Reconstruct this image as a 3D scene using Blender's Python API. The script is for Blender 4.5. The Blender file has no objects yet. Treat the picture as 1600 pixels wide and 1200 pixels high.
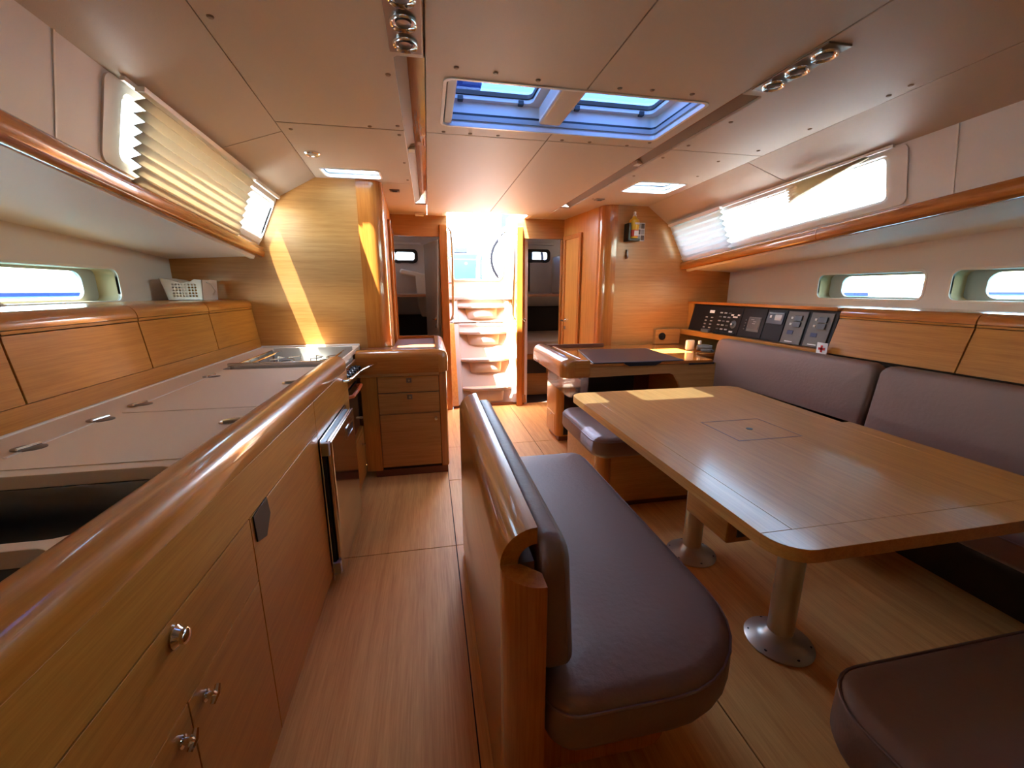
import bpy, bmesh, math, random
from mathutils import Vector, Matrix
random.seed(7)
scene = bpy.context.scene
COL = scene.collection

# ---------------------------------------------------------------- camera, sky, sun, exposure
cam_d = bpy.data.cameras.new('camera')
cam_d.sensor_fit = 'HORIZONTAL'; cam_d.sensor_width = 36.0
cam_d.lens = 645.0 / 1600.0 * 36.0
cam_d.clip_start = 0.02; cam_d.clip_end = 2000
cam = bpy.data.objects.new('camera', cam_d); COL.objects.link(cam)
cam.location = (0, 0, 1.25)
cam.rotation_euler = (math.radians(90 - 12.839), 0, math.radians(-11.201))
scene.camera = cam

SUN_DIR = Vector((0.27, 0.14, -1.0)).normalized()
SKY_STRENGTH = 1.7
SUN_STRENGTH = 28.0
EXPOSURE = 2.72
world = bpy.data.worlds.new('sky_world'); scene.world = world; world.use_nodes = True
wn = world.node_tree; wn.nodes.clear()
sky = wn.nodes.new('ShaderNodeTexSky'); sky.sky_type = 'NISHITA'; sky.sun_disc = False
sky.sun_elevation = math.asin(-SUN_DIR.z); sky.sun_rotation = math.atan2(-SUN_DIR.x, -SUN_DIR.y)
sky.air_density = 1.2; sky.dust_density = 0.8; sky.ozone_density = 1.0
bg = wn.nodes.new('ShaderNodeBackground'); bg.inputs['Strength'].default_value = SKY_STRENGTH
wo = wn.nodes.new('ShaderNodeOutputWorld')
wt_ = wn.nodes.new('ShaderNodeMix'); wt_.data_type = 'RGBA'; wt_.blend_type = 'MULTIPLY'; wt_.inputs[0].default_value = 1.0
wt_.inputs[7].default_value = (1.07, 1.0, 0.92, 1)                 # daylight white balance
wn.links.new(sky.outputs[0], wt_.inputs[6]); wn.links.new(wt_.outputs[2], bg.inputs[0]); wn.links.new(bg.outputs[0], wo.inputs[0])
sun_d = bpy.data.lights.new('sun', 'SUN'); sun_d.energy = SUN_STRENGTH; sun_d.angle = math.radians(0.53)
sun_d.color = (1.0, 0.93, 0.82)
sun = bpy.data.objects.new('sun', sun_d); COL.objects.link(sun); sun.location = (-2, -1, 8)
sun.rotation_euler = SUN_DIR.to_track_quat('-Z', 'Y').to_euler()
vs = scene.view_settings
scene.display_settings.display_device = 'sRGB'
vs.view_transform = 'Standard'; vs.look = 'None'; vs.exposure = EXPOSURE; vs.gamma = 1.0; vs.use_curve_mapping = False
scene.cycles.max_bounces = 14; scene.cycles.diffuse_bounces = 8; scene.cycles.glossy_bounces = 4
scene.cycles.transmission_bounces = 6; scene.cycles.transparent_max_bounces = 12
scene.cycles.sample_clamp_indirect = 20.0
scene.cycles.caustics_reflective = False; scene.cycles.caustics_refractive = False

def portal(name, loc, size, direction):
    d = bpy.data.lights.new(name, 'AREA'); d.shape = 'RECTANGLE'; d.size, d.size_y = size
    d.cycles.is_portal = True
    o = bpy.data.objects.new(name, d); COL.objects.link(o); o.location = loc
    o.rotation_euler = Vector(direction).to_track_quat('-Z', 'Y').to_euler()
    return o

# ---------------------------------------------------------------- materials
MATS = {}
def newmat(name):
    m = bpy.data.materials.new(name); m.use_nodes = True
    n = m.node_tree; b = n.nodes['Principled BSDF']; MATS[name] = m
    return m, n, b
def plain(name, col, rough=0.5, metal=0.0, coat=0.0, spec=0.5, bump=0.0, bscale=200.0, var=0.0, vscale=6.0):
    m, n, b = newmat(name)
    b.inputs['Base Color'].default_value = (*col, 1); b.inputs['Roughness'].default_value = rough
    b.inputs['Metallic'].default_value = metal; b.inputs['Coat Weight'].default_value = coat
    b.inputs['Coat Roughness'].default_value = 0.12; b.inputs['Specular IOR Level'].default_value = spec
    if bump or var:
        tc = n.nodes.new('ShaderNodeTexCoord')
    if bump:
        nz = n.nodes.new('ShaderNodeTexNoise'); nz.inputs['Scale'].default_value = bscale; nz.inputs['Detail'].default_value = 4
        bp = n.nodes.new('ShaderNodeBump'); bp.inputs['Strength'].default_value = bump; bp.inputs['Distance'].default_value = 0.004
        n.links.new(tc.outputs['Object'], nz.inputs['Vector']); n.links.new(nz.outputs['Fac'], bp.inputs['Height'])
        n.links.new(bp.outputs[0], b.inputs['Normal'])
    if var:
        nz = n.nodes.new('ShaderNodeTexNoise'); nz.inputs['Scale'].default_value = vscale; nz.inputs['Detail'].default_value = 5
        mx = n.nodes.new('ShaderNodeMix'); mx.data_type = 'RGBA'
        mx.inputs[6].default_value = (*[c * (1 - var) for c in col], 1); mx.inputs[7].default_value = (*[min(1, c * (1 + var)) for c in col], 1)
        n.links.new(tc.outputs['Object'], nz.inputs['Vector']); n.links.new(nz.outputs['Fac'], mx.inputs[0])
        n.links.new(mx.outputs[2], b.inputs['Base Color'])
    return m
def wood(name, c1, c2, axis='y', rough=0.35, coat=0.5, cr=0.12, cross=60.0, along=2.2, fine=260.0):
    m, n, b = newmat(name)
    tc = n.nodes.new('ShaderNodeTexCoord')
    def mapped(cs, al):
        mp = n.nodes.new('ShaderNodeMapping')
        mp.inputs['Scale'].default_value = tuple(al if a == axis else cs for a in 'xyz')
        n.links.new(tc.outputs['Object'], mp.inputs['Vector']); return mp
    n1 = n.nodes.new('ShaderNodeTexNoise'); n1.inputs['Scale'].default_value = 1; n1.inputs['Detail'].default_value = 6; n1.inputs['Distortion'].default_value = 0.4
    n.links.new(mapped(cross, along).outputs[0], n1.inputs['Vector'])
    n2 = n.nodes.new('ShaderNodeTexNoise'); n2.inputs['Scale'].default_value = 1; n2.inputs['Detail'].default_value = 3
    n.links.new(mapped(fine, fine * 0.035).outputs[0], n2.inputs['Vector'])
    ad = n.nodes.new('ShaderNodeMath'); ad.operation = 'MULTIPLY_ADD'; ad.inputs[1].default_value = 0.5
    n.links.new(n2.outputs['Fac'], ad.inputs[0])
    ml = n.nodes.new('ShaderNodeMath'); ml.operation = 'MULTIPLY'; ml.inputs[1].default_value = 0.6
    n.links.new(n1.outputs['Fac'], ml.inputs[0]); n.links.new(ml.outputs[0], ad.inputs[2])
    rp = n.nodes.new('ShaderNodeValToRGB')
    rp.color_ramp.elements[0].position = 0.36; rp.color_ramp.elements[0].color = (*c1, 1)
    rp.color_ramp.elements[1].position = 0.68; rp.color_ramp.elements[1].color = (*c2, 1)
    n.links.new(ad.outputs[0], rp.inputs[0]); n.links.new(rp.outputs[0], b.inputs['Base Color'])
    b.inputs['Roughness'].default_value = rough; b.inputs['Coat Weight'].default_value = coat; b.inputs['Coat Roughness'].default_value = cr; b.inputs['Coat IOR'].default_value = 1.55; b.inputs['Specular IOR Level'].default_value = 0.3
    return m
def pane_mat(name, tint, gloss=0.06):
    m, n, b = newmat(name); n.nodes.remove(b)
    out = n.nodes['Material Output']
    t = n.nodes.new('ShaderNodeBsdfTransparent'); t.inputs[0].default_value = (*tint, 1)
    g = n.nodes.new('ShaderNodeBsdfGlossy'); g.inputs['Roughness'].default_value = 0.02
    lw = n.nodes.new('ShaderNodeLayerWeight'); lw.inputs[0].default_value = 0.5
    p5 = n.nodes.new('ShaderNodeMath'); p5.operation = 'POWER'; p5.inputs[1].default_value = 5.0
    f = n.nodes.new('ShaderNodeMath'); f.operation = 'MULTIPLY_ADD'; f.inputs[1].default_value = 0.9; f.inputs[2].default_value = 0.03
    n.links.new(lw.outputs['Facing'], p5.inputs[0]); n.links.new(p5.outputs[0], f.inputs[0])
    mx = n.nodes.new('ShaderNodeMixShader')
    n.links.new(f.outputs[0], mx.inputs[0]); n.links.new(t.outputs[0], mx.inputs[1]); n.links.new(g.outputs[0], mx.inputs[2])
    n.links.new(mx.outputs[0], out.inputs[0]); return m
def fabric_mat(name, col, trans):
    m, n, b = newmat(name); n.nodes.remove(b); out = n.nodes['Material Output']
    d = n.nodes.new('ShaderNodeBsdfDiffuse'); d.inputs[0].default_value = (*col, 1)
    t = n.nodes.new('ShaderNodeBsdfTranslucent'); t.inputs[0].default_value = (*col, 1)
    mx = n.nodes.new('ShaderNodeMixShader'); mx.inputs[0].default_value = trans
    n.links.new(d.outputs[0], mx.inputs[1]); n.links.new(t.outputs[0], mx.inputs[2]); n.links.new(mx.outputs[0], out.inputs[0]); return m

OAK1, OAK2 = (0.42, 0.155, 0.022), (0.57, 0.245, 0.045)
TRM1, TRM2 = (0.36, 0.105, 0.016), (0.50, 0.175, 0.032)
wood('oak_x', (0.40, 0.178, 0.048), (0.53, 0.262, 0.08), 'x', cr=0.18, coat=0.12); wood('oak_y', (0.36, 0.13, 0.018), (0.49, 0.205, 0.036), 'y', cr=0.15, coat=0.1); wood('oak_z', OAK1, OAK2, 'z', cr=0.15, coat=0.35)
wood('gloss_y', (0.37, 0.12, 0.015), (0.49, 0.185, 0.028), 'y', rough=0.3, coat=0.55, cr=0.05)
wood('table_oak', (0.42, 0.155, 0.026), (0.57, 0.24, 0.05), 'y', rough=0.4, coat=0.55, cr=0.15)
wood('trim_x', TRM1, TRM2, 'x', rough=0.25, coat=0.8, cr=0.06); wood('trim_y', TRM1, TRM2, 'y', rough=0.25, coat=0.8, cr=0.06); wood('trim_z', TRM1, TRM2, 'z', rough=0.25, coat=0.8, cr=0.06)
wood('floor_oak', (0.66, 0.275, 0.065), (0.86, 0.44, 0.135), 'y', rough=0.55, coat=0.04, cr=0.3, cross=34, along=1.2, fine=200)
plain('mahogany', (0.16, 0.05, 0.02), 0.35, coat=0.3)
plain('ceiling_vinyl', (0.52, 0.435, 0.35), 0.55, bump=0.15, bscale=420)
plain('hull_vinyl', (0.77, 0.745, 0.73), 0.6, bump=0.12, bscale=420)
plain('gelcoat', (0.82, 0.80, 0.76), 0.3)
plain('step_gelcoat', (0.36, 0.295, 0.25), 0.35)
plain('white_plastic', (0.8, 0.78, 0.74), 0.4)
plain('frame_grey', (0.42, 0.44, 0.44), 0.45)
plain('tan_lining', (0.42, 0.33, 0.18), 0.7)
plain('cap_brown', (0.30, 0.21, 0.14), 0.5)
plain('leather', (0.225, 0.132, 0.098), 0.55, bump=0.35, bscale=60, spec=0.45)
plain('leather_pipe', (0.20, 0.12, 0.10), 0.5)
plain('channel_brown', (0.20, 0.145, 0.10), 0.6)
plain('worktop', (0.76, 0.62, 0.48), 0.45, var=0.03, vscale=300)
plain('worktop_edge', (0.78, 0.72, 0.66), 0.35)
plain('steel', (0.62, 0.61, 0.59), 0.25, metal=1.0)
plain('hob_steel', (0.80, 0.79, 0.77), 0.4, metal=0.6)
plain('chrome', (0.8, 0.8, 0.8), 0.08, metal=1.0)
plain('mirror_steel', (0.72, 0.70, 0.68), 0.12, metal=1.0)
plain('sink_steel', (0.11, 0.105, 0.10), 0.38, metal=1.0)
plain('alu', (0.60, 0.55, 0.47), 0.38, metal=0.7)
plain('bronze_metal', (0.22, 0.18, 0.15), 0.35, metal=0.8)
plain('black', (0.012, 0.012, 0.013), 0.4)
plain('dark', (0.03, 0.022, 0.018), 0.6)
plain('dark_gap', (0.03, 0.015, 0.008), 0.8)
plain('black_glass', (0.01, 0.01, 0.012), 0.06)
plain('panel_black', (0.010, 0.010, 0.011), 0.55, spec=0.25)
plain('grey_panel', (0.14, 0.125, 0.11), 0.5, spec=0.3)
plain('screen', (0.10, 0.10, 0.10), 0.15)
plain('white_mark', (0.8, 0.8, 0.78), 0.6)
plain('red_mark', (0.6, 0.02, 0.02), 0.5)
plain('dark_blue', (0.02, 0.03, 0.10), 0.5)
plain('grey_marker', (0.35, 0.36, 0.37), 0.4)
plain('handset_grey', (0.09, 0.10, 0.11), 0.4)
plain('desk_leather', (0.035, 0.028, 0.03), 0.4, bump=0.2, bscale=90)
plain('inlay', (0.16, 0.055, 0.035), 0.3, coat=0.4)
plain('yellow', (0.75, 0.45, 0.02), 0.3)
plain('red_label', (0.62, 0.06, 0.03), 0.4)
plain('reflection_orange', (0.62, 0.13, 0.03), 0.4)  # reddish reflection on the oven handle put into its colour
plain('basket_white', (0.70, 0.66, 0.62), 0.5)
plain('cockpit_blue', (0.055, 0.105, 0.15), 0.8, spec=0.1)
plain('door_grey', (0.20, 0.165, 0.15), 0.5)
plain('rail_steel', (0.26, 0.25, 0.24), 0.3, metal=1.0)
plain('wheel_rubber', (0.006, 0.006, 0.008), 0.9, spec=0.05)
plain('sea', (0.03, 0.12, 0.15), 0.12, bump=0.6, bscale=2.0)
plain('shore', (0.34, 0.36, 0.30), 0.9, var=0.4, vscale=0.3)
plain('boat_white', (0.75, 0.76, 0.78), 0.35)
plain('boat_blue', (0.02, 0.03, 0.11), 0.9, spec=0.1)
plain('mattress', (0.55, 0.50, 0.45), 0.8)
plain('dark_bedding', (0.035, 0.03, 0.03), 0.8)
plain('teak_tread', (0.45, 0.27, 0.17), 0.5)
fabric_mat('blind_cloth', (0.78, 0.69, 0.55), 0.24)
fabric_mat('blind_white', (0.80, 0.79, 0.78), 0.34)
pane_mat('cabin_glass', (0.30, 0.26, 0.22))
pane_mat('clear_glass', (0.90, 0.95, 0.95))
pane_mat('tinted_glass', (0.165, 0.22, 0.32))
pane_mat('side_glass', (0.52, 0.54, 0.53))
pane_mat('smoked_glass', (0.40, 0.43, 0.50))
pane_mat('hull_glass', (0.55, 0.60, 0.60))
pane_mat('acrylic', (0.93, 0.93, 0.92))

# ---------------------------------------------------------------- mesh helpers
def rrect(x0, x1, y0, y1, r, n=6):
    """rounded rectangle, r = one radius or four (x0y0, x1y0, x1y1, x0y1)"""
    if not isinstance(r, (list, tuple)): r = [r] * 4
    pts = []
    for (cx, cy, a, rr) in ((x0, y0, 180, r[0]), (x1, y0, 270, r[1]), (x1, y1, 0, r[2]), (x0, y1, 90, r[3])):
        rr = max(rr, 1e-4)
        ox = cx + rr if cx == x0 else cx - rr
        oy = cy + rr if cy == y0 else cy - rr
        for i in range(n + 1):
            t = math.radians(a + 90 * i / n); pts.append((ox + rr * math.cos(t), oy + rr * math.sin(t)))
    return pts
class MB:
    def __init__(s): s.v = []; s.f = []
    def add(s, v, f):
        o = len(s.v); s.v += [tuple(p) for p in v]; s.f += [tuple(i + o for i in q) for q in f]; return s
    def box(s, x0, x1, y0, y1, z0, z1):
        return s.add([(x0, y0, z0), (x1, y0, z0), (x1, y1, z0), (x0, y1, z0), (x0, y0, z1), (x1, y0, z1), (x1, y1, z1), (x0, y1, z1)],
                     [(0, 3, 2, 1), (4, 5, 6, 7), (0, 1, 5, 4), (1, 2, 6, 5), (2, 3, 7, 6), (3, 0, 4, 7)])
    def loft(s, rings, cap=True, closed=True):
        n = len(rings[0]); v = [p for r in rings for p in r]; f = []
        for i in range(len(rings) - 1):
            for j in range(n if closed else n - 1):
                k = (j + 1) % n; f.append((i * n + j, i * n + k, (i + 1) * n + k, (i + 1) * n + j))
        if cap: f.append(tuple(range(n))[::-1]); f.append(tuple((len(rings) - 1) * n + j for j in range(n)))
        return s.add(v, f)
    def prism(s, poly, axis, a, b):
        mk = {'x': lambda p, t: (t, p[0], p[1]), 'y': lambda p, t: (p[0], t, p[1]), 'z': lambda p, t: (p[0], p[1], t)}[axis]
        return s.loft([[mk(p, a) for p in poly], [mk(p, b) for p in poly]])
    def tube(s, pts, r, n=10, cap=True, closed=False):
        pts = [Vector(p) for p in pts]; rings = []; up = None
        for i, p in enumerate(pts):
            if closed: d = pts[(i + 1) % len(pts)] - pts[i - 1]
            else: d = pts[min(i + 1, len(pts) - 1)] - pts[max(i - 1, 0)]
            d.normalize()
            if up is None: up = d.orthogonal().normalized()
            u = (up - d * up.dot(d)).normalized(); up = u; w = d.cross(u)
            rr = r[i] if isinstance(r, (list, tuple)) else r
            rings.append([p + (u * math.cos(2 * math.pi * k / n) + w * math.sin(2 * math.pi * k / n)) * rr for k in range(n)])
        if closed: rings.append(rings[0]); cap = False
        return s.loft(rings, cap=cap)
    def lathe(s, prof, c, d=(0, 0, 1), n=24):
        d = Vector(d).normalized(); u = d.orthogonal().normalized(); w = d.cross(u); c = Vector(c)
        rings = [[c + d * h + (u * math.cos(2 * math.pi * k / n) + w * math.sin(2 * math.pi * k / n)) * max(r, 1e-4) for k in range(n)] for r, h in prof]
        return s.loft(rings)
    def cushion(s, x0, x1, y0, y1, z0, z1, r, e=0.03, crown=0.008, n=8):
        """padded slab: rounded plan, rolled edges, slightly domed top"""
        if not isinstance(r, (list, tuple)): r = [r] * 4
        def ring(d, z): return [(p[0], p[1], z) for p in rrect(x0 + d, x1 - d, y0 + d, y1 - d, [max(q - d, 0.006) for q in r], n)]
        rings = [ring(e * 0.6, z0), ring(e * 0.18, z0 + e * 0.18), ring(0, z0 + e * 0.6)]
        for i in range(6):
            t = math.pi / 2 * i / 5; rings.append(ring(e * (1 - math.cos(t)), z1 - e + e * math.sin(t)))
        rings.append(ring(e + 0.05, z1 + crown * 0.8)); rings.append(ring(e + 0.1, z1 + crown))
        return s.loft(rings)
    def plate(s, outer, holes, t0, t1, fn, cut=None):
        """flat plate with holes; outer and holes in 2D (u,v), thickness t0..t1; fn(u,v,t) gives the 3D point"""
        c = bpy.data.curves.new('tmp', 'CURVE'); c.dimensions = '2D'; c.fill_mode = 'BOTH'; c.extrude = 0.5
        for loop in [outer] + list(holes):
            sp = c.splines.new('POLY'); sp.points.add(len(loop) - 1)
            for p, q in zip(sp.points, loop): p.co = (q[0], q[1], 0, 1)
            sp.use_cyclic_u = True
        o = bpy.data.objects.new('tmp', c); me = bpy.data.meshes.new_from_object(o)
        if cut:
            bm = bmesh.new(); bm.from_mesh(me)
            for ax in (0, 1):
                lo, hi = min(v.co[ax] for v in bm.verts), max(v.co[ax] for v in bm.verts)
                for k in range(1, cut[ax]):
                    co = Vector((0, 0, 0)); co[ax] = lo + (hi - lo) * k / cut[ax]; no = Vector((0, 0, 0)); no[ax] = 1
                    bmesh.ops.bisect_plane(bm, geom=bm.verts[:] + bm.edges[:] + bm.faces[:], plane_co=co, plane_no=no)
            bm.to_mesh(me); bm.free()
        s.add([fn(v.co.x, v.co.y, t0 if v.co.z < 0 else t1) for v in me.vertices], [tuple(p.vertices) for p in me.polygons])
        bpy.data.objects.remove(o); bpy.data.curves.remove(c); bpy.data.meshes.remove(me); return s
FY = lambda u, v, t: (u, t, v)      # plate facing along y: (x,z)
FX = lambda u, v, t: (t, u, v)      # plate facing along x: (y,z)
FZ = lambda u, v, t: (u, v, t)      # horizontal plate: (x,y)

WL = {}
def link(name, me, mat, parent, origin, bevel=0.0, seg=2):
    o = bpy.data.objects.new(name, me); COL.objects.link(o)
    if mat: me.materials.append(MATS[mat])
    if parent is not None: o.parent = parent; WL[o.name] = WL[parent.name]
    else: o.location = origin; WL[o.name] = Vector(origin)
    if bevel:
        b = o.modifiers.new('bevel', 'BEVEL'); b.width = bevel; b.segments = seg; b.limit_method = 'ANGLE'; b.angle_limit = math.radians(40); b.harden_normals = True
    return o
def build(name, mb, mat, parent=None, bevel=0.0, seg=2, ang=38, label=None, cat=None, group=None, kind=None):
    v = mb.v
    if parent is not None: org = WL[parent.name]
    else:
        org = Vector(((min(p[0] for p in v) + max(p[0] for p in v)) / 2, (min(p[1] for p in v) + max(p[1] for p in v)) / 2, min(p[2] for p in v)))
    me = bpy.data.meshes.new(name)
    me.from_pydata([(p[0] - org[0], p[1] - org[1], p[2] - org[2]) for p in v], [], mb.f)
    bm = bmesh.new(); bm.from_mesh(me); bmesh.ops.remove_doubles(bm, verts=bm.verts, dist=1e-6)
    bmesh.ops.recalc_face_normals(bm, faces=bm.faces); bm.to_mesh(me); bm.free()
    me.polygons.foreach_set('use_smooth', [True] * len(me.polygons))
    if not bevel: me.set_sharp_from_angle(angle=math.radians(ang))
    o = link(name, me, mat, parent, org, bevel, seg)
    tag(o, label, cat, group, kind); return o
def tag(o, label=None, cat=None, group=None, kind=None):
    if label: o['label'] = label
    if cat: o['category'] = cat
    if group: o['group'] = group
    if kind: o['kind'] = kind
def thing(name, loc, label, cat, group=None, kind=None):
    o = bpy.data.objects.new(name, None); COL.objects.link(o); o.location = loc; o.empty_display_size = 0.05
    WL[o.name] = Vector(loc); tag(o, label, cat, group, kind); return o
def bx(name, mat, parent, *b, bevel=0.0, seg=2, **k): return build(name, MB().box(*b), mat, parent, bevel=bevel, seg=seg, **k)
def copies(src, offs, parent):
    for d in offs:
        c = src.copy(); COL.objects.link(c); c.parent = parent; WL[c.name] = WL[parent.name]; c.location = Vector(src.location) + Vector(d)
def structure(name, mb, mat, label, cat, **k): return build(name, mb, mat, None, label=label, cat=cat, kind='structure', **k)
def text(name, s, size, mat, parent, mw, bold=0.0):
    c = bpy.data.curves.new(name, 'FONT'); c.body = s; c.size = size; c.align_x = 'CENTER'; c.align_y = 'CENTER'; c.extrude = 0.0006; c.offset = bold
    t = bpy.data.objects.new('t', c); me = bpy.data.meshes.new_from_object(t); bpy.data.objects.remove(t); bpy.data.curves.remove(c)
    me.transform(mw); org = WL[parent.name]; me.transform(Matrix.Translation(-org)); me.name = name
    return link(name, me, mat, parent, None)
MX = lambda x: 1.18 - x             # mirror across the boat's centreline

# ================================================================ THE SETTING
YB = 3.05          # left (galley) bulkhead
YR = 3.50          # right (chart table) bulkhead
YA = 4.30          # aft bulkhead with doors and steps
YF = -1.3          # forward bulkhead behind the camera

# ---- floor: dark base with laid panels
floor = structure('floor', MB().box(-1.7, 2.9, YF, 6.4, -0.05, -0.006), 'dark_gap', 'brown oak cabin sole laid in long panels', 'floor')
g = 0.002
for (x0, x1, y0, y1) in ((-0.60, 0.083, YF, 1.86), (-0.60, 0.083, 1.86, 4.4), (0.083, 0.83, YF, 1.86), (0.083, 0.83, 1.86, 2.60), (0.083, 0.83, 2.60, 3.20), (0.083, 0.83, 3.20, 4.4),
                         (0.83, 2.19, YF, 2.60), (0.83, 1.9, 2.60, 3.20), (0.83, 1.6, 3.20, 4.4)):
    bx('floor_panel', 'floor_oak', floor, x0 + g, x1 - g, y0 + g, y1 - g, -0.006, 0.0, bevel=0.0008, seg=1)

# ---- curves of the cabin side (left side; the right is the mirror image)
def xf(y): return -0.94 - 0.0667 * (max(y, 0.4) - 1.25)       # rail below the upper windows
def zf(y): return 1.64 - 0.0667 * (max(y, 0.4) - 1.25)
def xc(y): return -0.905 - 0.010 * (max(y, 0.4) - 1.6)        # where ceiling meets cabin side
def zc(y): return 1.885 - 0.045 * (max(y, 0.4) - 1.6)
def xs(y): return -0.557 - 0.068 * (max(y, 0.4) - 1.34)       # seam between flat and sloping ceiling
ZC = 1.95
HX = -1.58                                                  # hull side
def side_pt(left):
    def f(y, v, t):                                             # t pushes inboard
        x = xf(y) * (1 - v) + xc(y) * v + t; z = zf(y) * (1 - v) + zc(y) * v
        return (x if left else MX(x), y, z)
    return f

# ---- ceiling
ceil = thing('ceiling', (0.59, 1.5, ZC), 'cream vinyl panelled cabin ceiling with button caps and wood-edged slots', 'ceiling', kind='structure')
def cpanel(outer, holes=()):
    return build('ceiling_panel', MB().plate(outer, holes, ZC, ZC + 0.012, FZ), 'ceiling_vinyl', ceil, bevel=0.003, seg=2)
HA = (0.085, 1.095, 1.60, 2.02)                                 # big twin hatch
CW = (0.205, 0.975, 4.11)                                       # companionway slot
for L in (True, False):
    S = (lambda x: x) if L else MX
    cx0, cx1 = S(0.022), S(0.588)
    hx = S(HA[0])
    cpanel([(cx0, YF), (cx1, YF), (cx1, HA[2]), (S(HA[0] + 0.03), HA[2]), (S(HA[0] + 0.008), HA[2] + 0.008), (hx, HA[2] + 0.03), (hx, HA[3] - 0.03), (S(HA[0] + 0.008), HA[3] - 0.008), (S(HA[0] + 0.03), HA[3]), (cx1, HA[3]), (cx1, 2.123), (cx0, 2.123)])
    cpanel([(cx0, 2.129), (cx1, 2.129), (cx1, CW[2]), (S(CW[0] + 0.03), CW[2]), (S(CW[0]), CW[2] + 0.03), (S(CW[0]), YA), (cx0, YA)])
    # outer flat panels with the slot for the indirect light
    s0, s1 = (1.50, 3.80) if L else (1.52, 3.72)
    e = 0.017; q = -0.075
    cpanel([(S(xs(YF)), YF), (S(e), YF), (S(e), s0), (S(q + 0.012), s0), (S(q), s0 + 0.012), (S(q), 2.123), (S(xs(2.123)), 2.123), (S(xs(0.4)), 0.4)])
    hole = rrect(*((-0.60, -0.26) if L else (MX(-0.22), MX(-0.58))), *((2.81, 3.01) if L else (2.74, 3.03)), 0.03)
    if not L: hole = rrect(1.40, 1.76, 2.74, 3.03, 0.03)
    yend = YB + 0.02 if L else YR + 0.02
    xk = -0.25 if L else -0.28
    ym = 3.10 if L else 3.56
    cpanel([(S(xs(2.129)), 2.129), (S(q), 2.129), (S(q), ym), (S(xs(ym)), ym)], [hole])
    cpanel([(S(-0.42), ym + 0.001), (S(q), ym + 0.001), (S(q), s1), (S(e), s1), (S(e), YA), (S(-0.42), YA)])
    # sloping outer panels
    for (a, b) in ((YF, 0.4), (0.4, 2.24), (2.246, yend)):
        m = MB(); n = 6; top = []; bot = []
        for i in range(n + 1):
            y = a + (b - a) * i / n
            p = (S(xs(y) - 0.003), y, ZC + 0.001); r = (S(xc(y)), y, zc(y))
            bot.append((p, r)); top.append(((p[0], y, p[2] + 0.012), (r[0], y, r[2] + 0.012)))
        m.loft([[bot[i][0], bot[i][1], top[i][1], top[i][0]] for i in range(n + 1)])
        build('ceiling_panel', m, 'ceiling_vinyl', ceil)
    # slot: wooden cheek and dull metal channel
    m = MB().prism([(S(0.020), ZC + 0.001), (S(-0.036), ZC + 0.045), (S(-0.036), ZC + 0.056), (S(0.020), ZC + 0.056)], 'y', s0 - 0.005, s1 + 0.005)
    build('slot_cheek', m, 'trim_y', ceil)
    m = MB().prism([(S(-0.036), ZC + 0.042), (S(-0.036), ZC + 0.056), (S(-0.082), ZC + 0.02), (S(-0.082), ZC + 0.013), (S(-0.075), ZC + 0.012)], 'y', s0 - 0.005, s1 + 0.005)
    build('slot_channel', m, 'channel_brown', ceil)
    bx('slot_clip', 'white_plastic', ceil, min(S(-0.070), S(-0.036)), max(S(-0.070), S(-0.036)), 2.42, 2.47, ZC + 0.012, ZC + 0.03)
# button caps over the panel screws
cap = build('button_cap', MB().lathe([(0.001, -0.005), (0.006, -0.0045), (0.009, -0.0015), (0.0095, 0.001)], (0, 0, 0), n=10), 'cap_brown', ceil)
cap.location = (0, 0, 0); cap.data.transform(Matrix.Translation(WL['ceiling'])); 
caps = [(0.12, 1.53), (0.25, 1.54), (0.40, 1.56), (0.70, 1.56), (0.82, 1.55), (0.98, 1.55), (0.10, 2.10), (0.22, 2.10), (0.35, 2.10), (0.66, 2.10), (0.80, 2.10), (1.00, 2.11), (1.09, 2.05),
        (-0.10, 1.62), (-0.10, 2.07), (-0.10, 2.18), (-0.10, 2.62), (-0.10, 3.0), (-0.53, 1.40), (-0.57, 2.20), (-0.22, 2.1), (1.30, 1.75), (1.30, 2.05), (1.28, 2.25), (1.30, 2.62), (1.69, 1.34), (1.70, 1.42), (1.70, 1.75), (1.70, 2.05), (1.62, 2.25), (1.70, 2.55), (1.30, 3.3)]
first = True
for (x, y) in caps:
    d = (x - 0, y - 0, ZC)
    if first: cap.location = Vector(d) - WL['ceiling']; first = False
    else:
        c = cap.copy(); COL.objects.link(c); c.location = Vector(d) - WL['ceiling']
# deck above keeps the daylight out
dk = MB().plate([(-1.0, YF), (2.2, YF), (2.2, YR + 0.1), (1.6, YR + 0.1), (1.6, YA), (CW[1], YA), (CW[1], CW[2]), (CW[0], CW[2]), (CW[0], YA), (-0.55, YA), (-0.55, YB + 0.1), (-1.0, YB + 0.1)],
                [rrect(HA[0] - 0.006, HA[1] + 0.006, HA[2] - 0.006, HA[3] + 0.006, 0.03), rrect(-0.606, -0.254, 2.804, 3.016, 0.03), rrect(1.394, 1.766, 2.734, 3.036, 0.03)], 2.008, 2.05, FZ)
deck = structure('ceiling_deck', dk, 'gelcoat', 'white deck moulding over the cabin ceiling', 'deck')
for L in (True, False):
    S = (lambda x: x) if L else MX
    m = MB()
    m.loft([[(S(-0.62), y, 2.01), (S(-0.62), y, 2.05), (S(xc(y) - 0.01), y, zc(y) + 0.09), (S(xc(y) - 0.022), y, zc(y) - 0.005), (S(xc(y) + 0.01), y, zc(y) + 0.016)] for y in (YF, 0.4, 2.0, 3.62)])
    build('deck_side', m, 'gelcoat', deck)

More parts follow.
